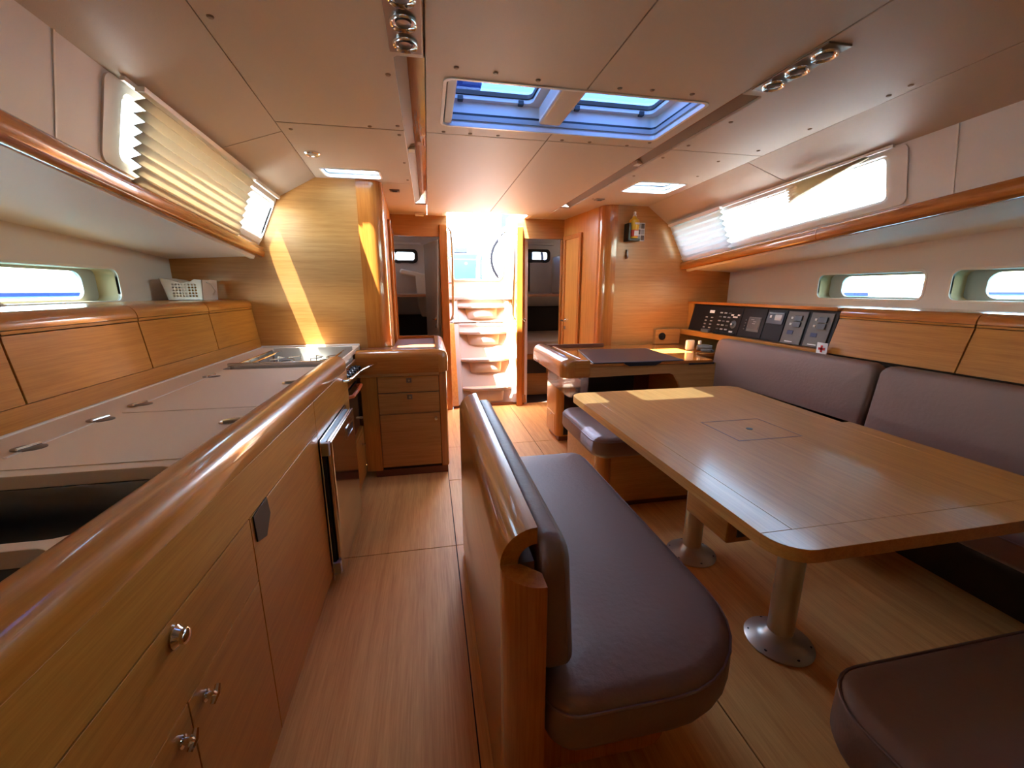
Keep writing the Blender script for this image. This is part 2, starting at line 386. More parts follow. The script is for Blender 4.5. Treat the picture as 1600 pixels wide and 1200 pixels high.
# ---- cabin sides: upper wall with window, rail, soffit, hull with portholes
for L in (True, False):
    S = (lambda x: x) if L else MX
    fn = side_pt(L); nm = 'left' if L else 'right'
    yend = YB if L else YR
    w0, w1 = (1.66, 3.040) if L else (1.69, 3.42)
    win = rrect(w0, w1, 0.16, 0.90, [0.03, 0.02, 0.02, 0.03], 4)
    win = [(y, v) for y, v in win]
    # make corner radii sensible in v (v spans about 0.27 m)
    def rr_v(y0, y1, v0, v1, r, n=5):
        k = 0.26; return [(p[0], p[1] / k) for p in rrect(y0, y1, v0 * k, v1 * k, r, n)]
    win = rr_v(w0, w1, 0.16, 0.90, 0.03)
    m = MB().plate([(0.4, -0.25), (yend + 0.01, -0.25), (yend + 0.01, 1.06), (0.4, 1.06)], [win], -0.02, 0.0, fn, (16, 6))
    wall = structure('wall_' + nm, m, 'hull_vinyl', ('white vinyl cabin side wall above the galley rail' if L else 'white vinyl cabin side wall above the settee rail'), 'wall')
    m = MB().loft([[fn(0.4, -0.25, t) for t in (-0.02, 0)] + [fn(0.4, 1.1, t) for t in (0, -0.02)], [(S(xf(0.4) - 0.02), YF, zf(0.4) - 0.06), (S(xf(0.4)), YF, zf(0.4) - 0.06), (S(xc(0.4)), YF, zc(0.4)), (S(xc(0.4) - 0.02), YF, zc(0.4) + 0.02)]])
    build('wall_forward_piece', m, 'hull_vinyl', wall)
    # vertical seam in the vinyl forward of the window
    ys = 1.42 if L else 1.44
    m = MB().loft([[fn(ys - 0.004, v, 0.0005), fn(ys + 0.004, v, 0.0005), fn(ys + 0.003, v, 0.003), fn(ys - 0.003, v, 0.003)] for v in (0.02, 0.25, 0.5, 0.75, 1.0)])
    build('vinyl_seam', m, 'white_plastic', wall)
    # window: padded lip, grey inner frame, glass
    wn_ = thing('window_1' if L else 'window_2', (fn((w0 + w1) / 2, 0.16, 0)), ('long upper cabin window above the galley, half behind a pleated blind' if L else 'long bright upper cabin window above the settee'), 'window', kind='structure')
    m = MB().plate(rr_v(w0 - 0.075, w1 + 0.006, 0.06, 0.985, 0.03), [rr_v(w0, w1, 0.16, 0.90, 0.03)], -0.01, 0.007, fn, (12, 5))
    build('window_lip', m, 'hull_vinyl', wn_, bevel=0.005, seg=3)
    m = MB().plate(rr_v(w0 - 0.01, w1 + 0.005, 0.12, 0.95, 0.03), [rr_v(w0 + 0.035, w1 - 0.006, 0.22, 0.885, 0.022)], -0.030, -0.019, fn, (12, 5))
    build('window_frame', m, 'white_plastic', wn_, bevel=0.003)
    m = MB().plate(rr_v(w0, w1, 0.18, 0.88, 0.03), [], -0.027, -0.024, fn, (12, 5))
    build('window_pane', m, 'side_glass', wn_)
    m = MB().loft([[fn(y, 0.955, t) for t in (0.018, 0.030)] + [fn(y, 1.0, t) for t in (0.030, 0.018)] for y in (w0 - 0.03, w1 - 0.01)])
    rail = build('blind_rail', m, 'white_plastic', wn_)
    # rail of wood under the window
    rings = []
    for y in ((YF, 0.4, yend) if L else (YF, 0.4, 2.06)) :
        ring = []
        for k in range(12):
            a = 2 * math.pi * k / 12
            ca, sa = math.cos(a), math.sin(a)
            ring.append((S(xf(y) + 0.004 + 0.030 * math.copysign(abs(ca) ** 0.7, ca)), y, zf(y) - 0.030 + 0.036 * math.copysign(abs(sa) ** 0.7, sa)))
        rings.append(ring)
    tr = structure('trim_1' if L else 'trim_2', MB().loft(rings), 'trim_y', ('rounded wooden rail under the left upper window' if L else 'rounded wooden rail under the right upper window'), 'rail', ang=60)
    if not L:
        rings = []
        for y in (2.064, yend):
            ring = []
            for k in range(12):
                a = 2 * math.pi * k / 12; ca, sa = math.cos(a), math.sin(a)
                ring.append((S(xf(y) + 0.004 + 0.030 * math.copysign(abs(ca) ** 0.7, ca)), y, zf(y) - 0.030 + 0.036 * math.copysign(abs(sa) ** 0.7, sa)))
            rings.append(ring)
        build('rail_length', MB().loft(rings), 'trim_y', tr, ang=60)
    # soffit of the side deck
    m = MB().loft([[(S(xf(y) + 0.010), y, zf(y) - 0.056), (S(xf(y) + 0.010), y, zf(y) - 0.030), (S(HX - 0.02), y, zf(y) - 0.05), (S(HX - 0.02), y, zf(y) - 0.082 - 0.02 * 0)] for y in (YF, 0.4, yend + 0.01)])
    structure('ceiling_soffit_' + nm, m, 'hull_vinyl', ('white underside of the left side deck above the galley portholes' if L else 'white underside of the right side deck above the settee portholes'), 'soffit')
    # hull side with portholes
    ports = [(1.91, 2.57), (1.12, 1.78), (0.33, 0.99)]
    m = MB().plate([(YF, 0.0), (yend + 0.01, 0.0), (yend + 0.01, zf(yend) - 0.05), (0.4, zf(0.4) - 0.05), (YF, zf(0.4) - 0.05)], [rrect(a, b, 1.195, 1.352, 0.035) for a, b in ports], S(HX), S(HX - 0.012), FX)
    hw = structure('wall_hull_' + nm, m, 'hull_vinyl', ('white lined hull side behind the galley lockers' if L else 'white lined hull side behind the settee lockers'), 'wall')
    for i, (a, b) in enumerate(ports):
        if i == 2 and L: continue
        lab = {(True, 0): 'small oblong porthole in the hull above the galley', (True, 1): 'second hull porthole above the galley, nearer the viewer', (False, 0): 'oblong hull porthole behind the settee, next to the chart table',
               (False, 1): 'oblong hull porthole behind the settee at the right picture edge', (False, 2): 'third hull porthole behind the settee, nearest the viewer'}[(L, i)]
        w = thing('window_%d' % (3 + i + (0 if L else 3)), (S(HX - 0.06), (a + b) / 2, 1.195), lab, 'porthole', kind='structure')
        o1, i1 = rrect(a - 0.012, b + 0.012, 1.183, 1.364, 0.045), rrect(a, b, 1.195, 1.352, 0.035)
        build('porthole_lip', MB().plate(o1, [i1], S(HX + 0.004), S(HX - 0.014), FX), 'gelcoat', w, bevel=0.002)
        o2 = rrect(a - 0.006, b + 0.006, 1.189, 1.358, 0.04)
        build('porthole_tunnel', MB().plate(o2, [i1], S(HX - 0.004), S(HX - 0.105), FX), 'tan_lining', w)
        gl = rrect(a + 0.02, b - 0.09, 1.205, 1.340, [0.03, 0.05, 0.05, 0.03])
        build('porthole_frame', MB().plate(rrect(a - 0.05, b + 0.05, 1.15, 1.39, 0.02), [gl], S(HX - 0.100), S(HX - 0.115), FX), 'frame_grey', w)
        build('porthole_pane', MB().plate(rrect(a + 0.015, b - 0.085, 1.20, 1.345, 0.03), [], S(HX - 0.106), S(HX - 0.109), FX), 'hull_glass', w)

# ---- bulkheads
m = MB().plate([(-0.43, 0), (-0.43, 1.965), (-0.70, 1.965), (-0.94, 1.84), (-1.09, 1.54), (-1.60, 1.47), (-1.60, 0)], [], YB, YB + 0.03, FY)
structure('wall_galley_bulkhead', m, 'oak_x', 'honey oak veneered bulkhead behind the galley stove', 'bulkhead')
m = MB().plate([(1.60, 0), (1.60, 1.965), (MX(-0.72), 1.965), (MX(-0.94), 1.84), (MX(-1.12), 1.52), (2.80, 1.44), (2.80, 0)], [], YR, YR + 0.03, FY)
structure('wall_chart_bulkhead', m, 'oak_x', 'honey oak veneered bulkhead behind the chart table', 'bulkhead')
# rounded corner posts
def post(x0, x1, y0, y1, rx, z1, left):
    pts = []
    if left:
        for i in range(9):
            a = math.radians(-90 + 90 * i / 8); pts.append((x1 - rx + rx * math.cos(a), y0 + rx + rx * math.sin(a)))
        pts = [(x0, y0)] + pts + [(x1, y1), (x0, y1)]
    else:
        for i in range(9):
            a = math.radians(180 + 90 * i / 8); pts.append((x0 + rx + rx * math.cos(a), y0 + rx + rx * math.sin(a)))
        pts = [(x1, y1), (x0, y1)] + pts + [(x1, y0)]
    return pts
m = MB().prism(post(-0.434, -0.275, YB - 0.012, YB + 0.11, 0.09, ZC, True), 'z', 0.0, ZC + 0.005)
structure('trim_3', m, 'trim_z', 'rounded reddish wooden corner post beside the galley bulkhead', 'post')
m = MB().prism(post(1.485, 1.608, YR - 0.012, YR + 0.11, 0.08, ZC, False), 'z', 0.0, ZC + 0.005)
structure('trim_4', m, 'trim_z', 'rounded reddish wooden corner post beside the chart table bulkhead', 'post')
# passage walls aft of the posts
def pwall(x0, y0, x1, y1, z0, z1, t): return MB().add([(x0, y0, z0), (x1, y1, z0), (x1 + t, y1, z0), (x0 + t, y0, z0), (x0, y0, z1), (x1, y1, z1), (x1 + t, y1, z1), (x0 + t, y0, z1)], [(0, 3, 2, 1), (4, 5, 6, 7), (0, 1, 5, 4), (1, 2, 6, 5), (2, 3, 7, 6), (3, 0, 4, 7)])
wl = structure('wall_passage_left', pwall(-0.278, YB + 0.09, -0.325, YA, 0, ZC, -0.03), 'oak_z', 'oak passage wall aft of the galley, seen edge on', 'wall')
dr = thing('door_1', (-0.31, 3.9, 0), 'narrow oak door in the passage wall aft of the galley', 'door', kind='structure')
def along(L, y): return (-0.278 - 0.0388 * (y - 3.14)) if L else (1.488 - 0.129 * (y - 3.6))
def strip(L, y0, y1, z0, z1, d0, d1):
    s = 1 if L else -1
    return MB().add([(along(L, y0) + s * d0, y0, z0), (along(L, y1) + s * d0, y1, z0), (along(L, y1) + s * d1, y1, z0), (along(L, y0) + s * d1, y0, z0),
                     (along(L, y0) + s * d0, y0, z1), (along(L, y1) + s * d0, y1, z1), (along(L, y1) + s * d1, y1, z1), (along(L, y0) + s * d1, y0, z1)],
                    [(0, 3, 2, 1), (4, 5, 6, 7), (0, 1, 5, 4), (1, 2, 6, 5), (2, 3, 7, 6), (3, 0, 4, 7)])
build('door_leaf', strip(True, 3.66, 4.20, 0.03, 1.76, 0.001, 0.008), 'oak_z', dr)
build('door_stile', strip(True, 3.62, 3.66, 0.0, 1.80, 0.001, 0.022), 'trim_z', dr, bevel=0.004)
build('door_stile', strip(True, 4.20, 4.26, 0.0, 1.80, 0.001, 0.022), 'trim_z', dr, bevel=0.004)
build('door_head', strip(True, 3.66, 4.20, 1.76, 1.80, 0.001, 0.022), 'trim_y', dr, bevel=0.004)
wr = structure('wall_passage_right', pwall(1.488, 3.60, along(False, YA), YA, 0, ZC, 0.03), 'oak_z', 'oak passage wall aft of the chart table', 'wall')
dr = thing('door_2', (1.43, 4.1, 0), 'narrow oak door with chrome handle in the passage wall by the chart table', 'door', kind='structure')
build('door_leaf', strip(False, 3.93, 4.22, 0.03, 1.74, 0.001, 0.010), 'oak_z', dr)
build('door_stile', strip(False, 3.89, 3.93, 0.0, 1.78, 0.001, 0.022), 'trim_z', dr, bevel=0.004)
build('door_stile', strip(False, 4.22, 4.27, 0.0, 1.78, 0.001, 0.022), 'trim_z', dr, bevel=0.004)
build('door_head', strip(False, 3.93, 4.22, 1.74, 1.78, 0.001, 0.022), 'trim_y', dr, bevel=0.004)
hx = along(False, 4.19) - 0.010
m = MB().lathe([(0.022, 0), (0.022, 0.006), (0.009, 0.008), (0.009, 0.05)], (hx, 4.19, 0.94), (-1, 0, 0), 14)
m.tube([(hx - 0.045, 4.19, 0.94), (hx - 0.047, 4.10, 0.94)], 0.009); m.lathe([(0.02, 0), (0.02, 0.008), (0.012, 0.012)], (hx, 4.19, 0.86), (-1, 0, 0), 14)
build('door_handle', m, 'chrome', dr)

# ---- aft bulkhead frame round the two cabin doorways
aft = thing('wall_aft', (0.59, YA, 0), 'oak framed aft bulkhead with two cabin doorways either side of the steps', 'bulkhead', kind='structure')
bx('door_header', 'oak_x', aft, -0.40, 0.205, YA, YA + 0.04, 1.757, ZC)
bx('door_header', 'oak_x', aft, 0.90, 1.60, YA, YA + 0.04, 1.76, ZC)
bx('door_jamb', 'trim_z', aft, -0.40, -0.305, YA - 0.01, YA + 0.05, 0, 1.757, bevel=0.004)
bx('door_jamb', 'trim_z', aft, 0.128, 0.205, YA - 0.015, YA + 0.05, 0, 1.87, bevel=0.008)
bx('door_jamb', 'trim_z', aft, 0.90, 0.965, YA - 0.015, YA + 0.05, 0, 1.87, bevel=0.008)
bx('door_jamb', 'trim_z', aft, 1.375, 1.60, YA - 0.01, YA + 0.05, 0, 1.76, bevel=0.004)
# stairwell sides and the hatch coaming above
bx('stairwell_side', 'oak_z', aft, 0.170, 0.200, YA + 0.05, 5.16, 0, 1.99)
bx('stairwell_side', 'oak_z', aft, 0.968, 1.0, YA + 0.05, 5.16, 0, 1.99)
bx('coaming', 'gelcoat', aft, 0.16, 0.203, CW[2] - 0.0, 5.3, ZC - 0.002, 2.10, bevel=0.006)
bx('coaming', 'gelcoat', aft, 0.977, 1.02, CW[2] - 0.0, 5.3, ZC - 0.002, 2.10, bevel=0.006)
bx('coaming', 'dark', aft, 0.16, 1.02, CW[2] - 0.03, CW[2] - 0.0, ZC + 0.014, 2.10)
# the washboard frame: dark seal round the lower part of the opening
m = MB().plate(rrect(0.19, 0.98, 1.20, 1.99, 0.03), [rrect(0.262, 0.885, 1.362, 2.2, 0.05)], 5.0, 5.03, FY)
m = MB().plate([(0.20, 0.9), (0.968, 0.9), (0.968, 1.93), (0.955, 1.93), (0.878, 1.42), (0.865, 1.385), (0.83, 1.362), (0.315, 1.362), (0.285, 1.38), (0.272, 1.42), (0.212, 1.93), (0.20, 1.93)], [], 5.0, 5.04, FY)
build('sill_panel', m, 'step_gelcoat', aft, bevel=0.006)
m = MB().tube([(0.214, 4.995, 1.93), (0.274, 4.995, 1.42), (0.287, 4.995, 1.382), (0.316, 4.995, 1.364), (0.83, 4.995, 1.364), (0.863, 4.995, 1.386), (0.876, 4.995, 1.42), (0.953, 4.995, 1.93)], 0.008, 8)
build('opening_seal', m, 'frame_grey', aft)

# ---- aft cabins seen through the doorways
cabL = thing('wall_cabin_left', (-0.6, 6.0, 0), 'dim white lined aft cabin beyond the left doorway', 'cabin', kind='structure')
m = MB().plate([(-1.5, 0), (0.17, 0), (0.17, 1.98), (-1.5, 1.98)], [rrect(-0.42, -0.155, 1.635, 1.755, 0.035)], 6.0, 6.03, FY); build('cabin_end_wall', m, 'hull_vinyl', cabL)
bx('cabin_side_wall', 'hull_vinyl', cabL, -1.53, -1.5, YA, 6.0, 0, 1.98); bx('cabin_side_wall', 'hull_vinyl', cabL, 0.14, 0.17, YA + 0.05, 6.0, 0, 1.98)
build('cabin_ceiling', MB().plate([(-1.53, YA + 0.04), (0.17, YA + 0.04), (0.17, 6.03), (-1.53, 6.03)], [rrect(-1.15, -0.65, 4.9, 5.4, 0.04)], 1.96, 1.99, FZ), 'hull_vinyl', cabL)
build('added_hatch_pane', MB().plate(rrect(-1.18, -0.62, 4.87, 5.43, 0.04), [], 1.991, 2.0, FZ), 'cabin_glass', cabL)  # unseen hatch added to brighten the left cabin
bx('cabin_front_wall', 'hull_vinyl', cabL, -1.53, -0.40, YA + 0.01, YA + 0.04, 0, 1.98)
m = MB().prism([(-0.34, 1.52), (0.139, 1.42), (0.139, 0.9), (-0.10, 0.9), (-0.14, 1.05), (-0.16, 1.42), (-0.36, 1.46)], 'y', 5.72, 5.999); build('cabin_moulding', m, 'gelcoat', cabL, bevel=0.02, seg=3)
cabR = thing('wall_cabin_right', (1.8, 6.0, 0), 'dim beige lined aft cabin beyond the right doorway', 'cabin', kind='structure')
m = MB().plate([(1.0, 0), (2.75, 0), (2.75, 1.98), (1.0, 1.98)], [rrect(1.40, 1.71, 1.665, 1.785, 0.035)], 6.0, 6.03, FY); build('cabin_end_wall', m, 'hull_vinyl', cabR)
bx('cabin_side_wall', 'hull_vinyl', cabR, 2.75, 2.78, YA, 6.0, 0, 1.98); bx('cabin_side_wall', 'hull_vinyl', cabR, 1.0, 1.03, YA + 0.05, 6.0, 0, 1.98)
build('cabin_ceiling', MB().plate([(1.0, YA + 0.04), (2.78, YA + 0.04), (2.78, 6.03), (1.0, 6.03)], [rrect(1.95, 2.45, 4.9, 5.4, 0.04)], 1.96, 1.99, FZ), 'hull_vinyl', cabR)
build('added_hatch_pane', MB().plate(rrect(1.92, 2.48, 4.87, 5.43, 0.04), [], 1.991, 2.0, FZ), 'cabin_glass', cabR)  # unseen hatch added to brighten the right cabin
bx('cabin_front_wall', 'hull_vinyl', cabR, 1.60, 2.78, YA + 0.01, YA + 0.04, 0, 1.98)
for (nm, x0, x1, z0, z1, lab) in (('window_9', -0.42, -0.155, 1.635, 1.755, 'small opening portlight in the left aft cabin'), ('window_10', 1.40, 1.71, 1.665, 1.785, 'small opening portlight in the right aft cabin')):
    w = thing(nm, ((x0 + x1) / 2, 6.0, z0), lab, 'portlight', kind='structure')
    build('portlight_frame', MB().plate(rrect(x0 - 0.035, x1 + 0.035, z0 - 0.03, z1 + 0.03, 0.055), [rrect(x0 + 0.01, x1 - 0.01, z0 + 0.01, z1 - 0.01, 0.03)], 5.975, 6.0, FY), 'dark', w, bevel=0.004)
    build('portlight_pane', MB().plate(rrect(x0, x1, z0, z1, 0.035), [], 6.01, 6.014, FY), 'smoked_glass', w)
    for xx in (x0 + 0.05, x1 - 0.05): bx('latch', 'black', w, xx - 0.03, xx + 0.03, 5.955, 5.985, z0 - 0.035, z0 - 0.005, bevel=0.004)
    bx('portlight_shelf', 'hull_vinyl', w, x0 - 0.08, x1 + 0.08, 5.93, 5.999, z1 + 0.085, z1 + 0.115, bevel=0.008)
# forward bulkhead (behind the viewer) closes the saloon
structure('wall_forward', MB().box(-1.7, 2.9, YF - 0.03, YF, 0, 2.05), 'oak_x', 'oak bulkhead at the forward end of the saloon', 'bulkhead')

# ================================================================ HATCHES IN THE CEILING
def hatch(name, x0, x1, y0, y1, panes, label, glass, zt=2.052):
    h = thing(name, ((x0 + x1) / 2, (y0 + y1) / 2, ZC), label, 'hatch', kind='structure')
    o = rrect(x0 - 0.012, x1 + 0.012, y0 - 0.012, y1 + 0.012, 0.035); i = rrect(x0, x1, y0, y1, 0.03)
    build('hatch_liner', MB().plate(o, [i], ZC + 0.0125, zt, FZ), 'gelcoat', h)
    build('hatch_lip', MB().plate(rrect(x0 - 0.004, x1 + 0.004, y0 - 0.004, y1 + 0.004, 0.034), [rrect(x0 + 0.008, x1 - 0.008, y0 + 0.008, y1 - 0.008, 0.028)], ZC - 0.004, ZC + 0.014, FZ), 'gelcoat', h, bevel=0.003)
    build('hatch_track', MB().plate(rrect(x0 + 0.001, x1 - 0.001, y0 + 0.001, y1 - 0.001, 0.029), [rrect(x0 + 0.012, x1 - 0.012, y0 + 0.012, y1 - 0.012, 0.024)], ZC + 0.022, ZC + 0.040, FZ), 'frame_grey', h)
    build('hatch_seal', MB().plate(rrect(x0 + 0.002, x1 - 0.002, y0 + 0.002, y1 - 0.002, 0.029), [rrect(x0 + 0.009, x1 - 0.009, y0 + 0.009, y1 - 0.009, 0.024)], ZC + 0.042, ZC + 0.050, FZ), 'black', h)
    build('hatch_rim', MB().plate(rrect(x0 - 0.05, x1 + 0.05, y0 - 0.05, y1 + 0.05, 0.05), [rrect(*p, 0.03) for p in panes], zt - 0.004, zt + 0.012, FZ), 'gelcoat', h, bevel=0.003)
    for p in panes:
        q = (p[0] - 0.012, p[1] + 0.012, p[2] - 0.012, p[3] + 0.012)
        build('hatch_frame', MB().plate(rrect(*q, 0.04), [rrect(p[0] + 0.006, p[1] - 0.006, p[2] + 0.006, p[3] - 0.006, 0.025)], zt + 0.012, zt + 0.030, FZ), 'dark', h, bevel=0.003)
        build('hatch_pane', MB().plate(rrect(*q, 0.04), [], zt + 0.030, zt + 0.038, FZ), glass, h)
        for xx in (p[0] + 0.05, p[1] - 0.05): bx('hatch_dog', 'black', h, xx - 0.012, xx + 0.012, p[3] - 0.006, p[3] + 0.016, zt - 0.012, zt + 0.008, bevel=0.003)
    return h
hb = hatch('window_11', *HA, [(0.12, 0.485, 1.60, 1.995), (0.645, 1.06, 1.60, 1.995)], 'twin deck hatch with tinted panes over the saloon', 'tinted_glass')
bx('hatch_mullion', 'ceiling_vinyl', hb, 0.505, 0.605, HA[2] - 0.01, 1.955, ZC + 0.004, ZC + 0.075, bevel=0.012, seg=3)
bx('hatch_blind_case', 'frame_grey', hb, HA[0] + 0.012, HA[0] + 0.045, HA[2], HA[3] - 0.015, ZC + 0.003, ZC + 0.04, bevel=0.004)
hatch('window_12', -0.60, -0.26, 2.81, 3.01, [(-0.57, -0.29, 2.83, 2.99)], 'small deck hatch above the stove', 'clear_glass', 2.052)
hatch('window_13', 1.40, 1.76, 2.74, 3.03, [(1.43, 1.73, 2.76, 3.01)], 'small deck hatch above the chart table', 'clear_glass', 2.052)

# spot lamp strips, small ceiling lamps
def spot_strip(xa, xb, y0, y1, label):
    t = thing('ceiling_lamp', ((xa + xb) / 2, (y0 + y1) / 2, ZC), label, 'lamp', 'triple spot lamp strips in the ceiling')
    bx('lamp_plate', 'bronze_metal', t, xa, xb, y0, y1, ZC - 0.006, ZC - 0.0005, bevel=0.002)
    cx = (xa + xb) / 2
    for k in range(3):
        cy = y1 - 0.055 - k * (y1 - y0 - 0.1) / 2.05
        r = 0.037
        s = build('spot', MB().lathe([(r, -0.0065), (r, -0.012), (r * 0.93, -0.016), (r * 0.78, -0.012), (r * 0.74, -0.009), (0.001, -0.008)], (cx, cy, ZC), n=24), 'chrome', t)
        build('spot_lens', MB().lathe([(r * 0.6, -0.0085), (r * 0.55, -0.013), (0.002, -0.014)], (cx, cy, ZC), n=20), 'screen', s)
spot_strip(-0.082, 0.014, 1.16, 1.468, 'strip of three chrome spot lamps in the ceiling left of the hatch')
spot_strip(1.163, 1.247, 1.175, 1.472, 'strip of three chrome spot lamps in the ceiling right of the hatch')
t = thing('ceiling_lamp', (-0.565, 2.535, ZC), 'single round chrome spot lamp in the ceiling above the stove', 'lamp')
build('bezel', MB().lathe([(0.04, 0), (0.04, -0.006), (0.034, -0.012), (0.026, -0.006), (0.001, -0.006)], (-0.565, 2.535, ZC), n=24), 'chrome', t)
build('lens', MB().lathe([(0.024, -0.005), (0.02, -0.009), (0.001, -0.010)], (-0.565, 2.535, ZC), n=16), 'grey_marker', t)
for (x, y, lab) in ((-0.205, 3.31, 'small dark ceiling switch plate above the galley counter end'), (1.36, 3.31, 'small dark ceiling switch plate by the chart table hatch')):
    t = thing('ceiling_switch', (x, y, ZC), lab, 'switch')
    bx('plate', 'bronze_metal', t, x - 0.035, x + 0.035, y - 0.03, y + 0.03, ZC - 0.008, ZC - 0.0005, bevel=0.003)
    bx('rocker', 'black', t, x - 0.018, x + 0.018, y - 0.015, y + 0.015, ZC - 0.012, ZC - 0.007, bevel=0.002)
t = thing('ceiling_sensor', (-0.05, 4.2, ZC), 'tiny cream detector box on the ceiling by the left doorway', 'sensor')
bx('case', 'white_plastic', t, -0.09, -0.01, 4.16, 4.24, ZC - 0.025, ZC - 0.0005, bevel=0.006)

# ================================================================ BLINDS
def blind(name, L, y0, y1, v0, v1, npl, label, mat, fan=0.0, amp=0.022):
    fn = side_pt(L); t = thing(name, fn((y0 + y1) / 2, v0, 0.03), label, 'blind')
    m = MB(); cols = 8; n = npl * 2
    rows = []
    for i in range(n + 1):
        v = v1 + (v0 - v1) * i / n
        jit = (random.random() - .5) * 0.02 if 0 < i < n else 0
        row = []
        for c in range(cols + 1):
            u = c / cols; y = y0 + (y1 - y0) * u + jit * (1 if u in (0, 1) else 0.3) + (0.015 if i % 2 else 0) * (1 if u == 0 else (-1 if u == 1 else 0))
            vv = v1 + (v - v1) * ((1 - fan) + fan * u)
            row.append(fn(y, vv, 0.034 + (amp if i % 2 else 0.0)))
        rows.append(row)
    v = [p for r in rows for p in r]; f = []
    for i in range(n):
        for c in range(cols): a = i * (cols + 1) + c; f.append((a, a + 1, a + cols + 2, a + cols + 1))
    m.add(v, f)
    o = build('pleated_cloth', m, mat, t, ang=10); so = o.modifiers.new('solid', 'SOLIDIFY'); so.thickness = 0.001
    m = MB().loft([[fn(y, v1 - 0.01, 0.030), fn(y, v1 - 0.01, 0.058), fn(y, v1 + 0.05, 0.058), fn(y, v1 + 0.05, 0.030)] for y in (y0, y1)])
    build('head_rail', m, 'white_plastic', t, bevel=0.002)
    return t
bl = blind('pleated_blind', True, 1.675, 2.60, -0.06, 0.93, 8, 'yellowed pleated blind drawn across the left upper window', 'blind_cloth')
blind('pleated_blind', False, 2.78, 3.44, 0.00, 0.93, 7, 'white pleated blind drawn over the far end of the right upper window', 'blind_white')
fn = side_pt(False)
t = thing('pleated_blind', fn(1.95, 0.7, 0.03), 'bunched pleated blind hanging askew at the near end of the right upper window', 'blind')
m = MB(); rows = []
for i in range(13):
    row = []
    for c in range(7):
        u = c / 6; v = 0.93 - (0.02 + 0.32 * u) * i / 12
        row.append(fn(1.76 + 0.46 * u, v, 0.034 + (0.02 if i % 2 else 0)))
    rows.append(row)
m.add([p for r in rows for p in r], [(i * 7 + c, i * 7 + c + 1, i * 7 + c + 8, i * 7 + c + 7) for i in range(12) for c in range(6)])
o = build('pleated_cloth', m, 'blind_cloth', t, ang=10); so = o.modifiers.new('solid', 'SOLIDIFY'); so.thickness = 0.001

# ================================================================ GALLEY (LEFT)
GX = -0.45                                     # galley front
ZK = 0.87                                      # worktop
# lockers against the hull
def locker_top(name, y0, y1, left, label, grp):
    S = (lambda x: x) if left else MX
    zt = 1.19 if left else 1.15; xn = -1.145 if left else -1.18
    t = thing(name, (S(-1.35), (y0 + y1) / 2, 0.9), label, 'locker', grp)
    # body, rounded top nose, door leaf
    prof = [(S(HX + 0.005), zt - 0.02), (S(HX + 0.005), zt)]
    r = 0.045
    for k in range(7):
        a = math.radians(90 - 90 * k / 6); prof.append((S(xn - r + r * math.cos(a)), zt - r + r * math.sin(a)))
    prof += [(S(xn), zt - r - 0.004), (S(xn - 0.03), zt - r - 0.004), (S(xn - 0.03), zt - 0.02)]
    build('locker_top', MB().prism(prof, 'y', y0 + 0.0015, y1 - 0.0015), 'trim_y' if not left else 'gloss_y', t, ang=50)
    zb = 0.935 if left else 0.885
    xb = -1.125 if left else -1.125
    d = [(S(xn - 0.002), zt - 0.064), (S(xb), zb), (S(xb - 0.018), zb), (S(xn - 0.022), zt - 0.064)]
    build('door', MB().prism(d, 'y', y0 + 0.002, y1 - 0.002), 'oak_y', t, bevel=0.0015)
    build('nose_strip', MB().prism([(S(xn + 0.000), zt - r - 0.006), (S(xn + 0.000), zt - r - 0.016), (S(xn - 0.02), zt - r - 0.016), (S(xn - 0.02), zt - r - 0.006)], 'y', y0 + 0.002, y1 - 0.002), 'oak_y', t, bevel=0.001)
    b = [(S(xn - 0.026), zt - 0.05), (S(xb - 0.022), zb - 0.02), (S(xb - 0.06), zb - 0.02), (S(xn - 0.06), zt - 0.05)]
    build('carcass', MB().prism(b, 'y', y0, y1), 'dark_gap', t)
    return t
for (a, b, lab) in ((2.49, YB - 0.002, 'oak locker above the worktop, nearest the galley bulkhead'), (1.93, 2.488, 'oak locker above the worktop, second from the galley bulkhead'),
                    (1.37, 1.928, 'oak locker above the worktop, third from the galley bulkhead'), (0.81, 1.368, 'oak locker above the worktop at the left picture edge'), (0.25, 0.808, 'oak locker above the sink, nearest the viewer')):
    locker_top('galley_locker', a, b, True, lab, 'galley lockers under the left porthole')
build('splash_board', MB().prism([(-1.124, 0.934), (-1.118, ZK + 0.001), (-1.15, ZK + 0.001), (-1.15, 0.934)], 'y', 0.3, YB - 0.002), 'oak_y', None, label='oak upstand board between the worktop and the galley lockers', cat='board')
# worktop with cut-outs
STV = (-1.005, -0.50, 2.215, 2.86)
SK1, SK2 = (-0.99, -0.560, 0.705, 0.985), (-0.99, -0.560, 0.33, 0.680)
wt = thing('worktop', (-0.82, 1.6, ZK - 0.03), 'long beige galley worktop with flush lids, sink and stove cut-outs', 'worktop')
m = MB().plate([(-1.15, -0.2), (-0.53, -0.2), (-0.53, 2.29), (-0.49, 2.29), (-0.49, YB - 0.002), (-1.15, YB - 0.002)], [rrect(*STV, 0.012, 3), rrect(*SK1, 0.045), rrect(*SK2, 0.045)], ZK - 0.03, ZK, FZ)
build('worktop_slab', m, 'worktop', wt, bevel=0.003)
bx('worktop_upstand', 'worktop_edge', wt, -1.118, -0.49, YB - 0.014, YB - 0.002, ZK, ZK + 0.012, bevel=0.003)
bx('worktop_upstand', 'worktop_edge', wt, -1.119, -1.108, 0.3, YB - 0.015, ZK, ZK + 0.006, bevel=0.002)
def lid(x0, x1, y0, y1): return build('flush_lid', MB().plate(rrect(x0, x1, y0, y1, 0.008, 2), [], ZK + 0.0002, ZK + 0.0022, FZ), 'worktop', wt, bevel=0.0012)
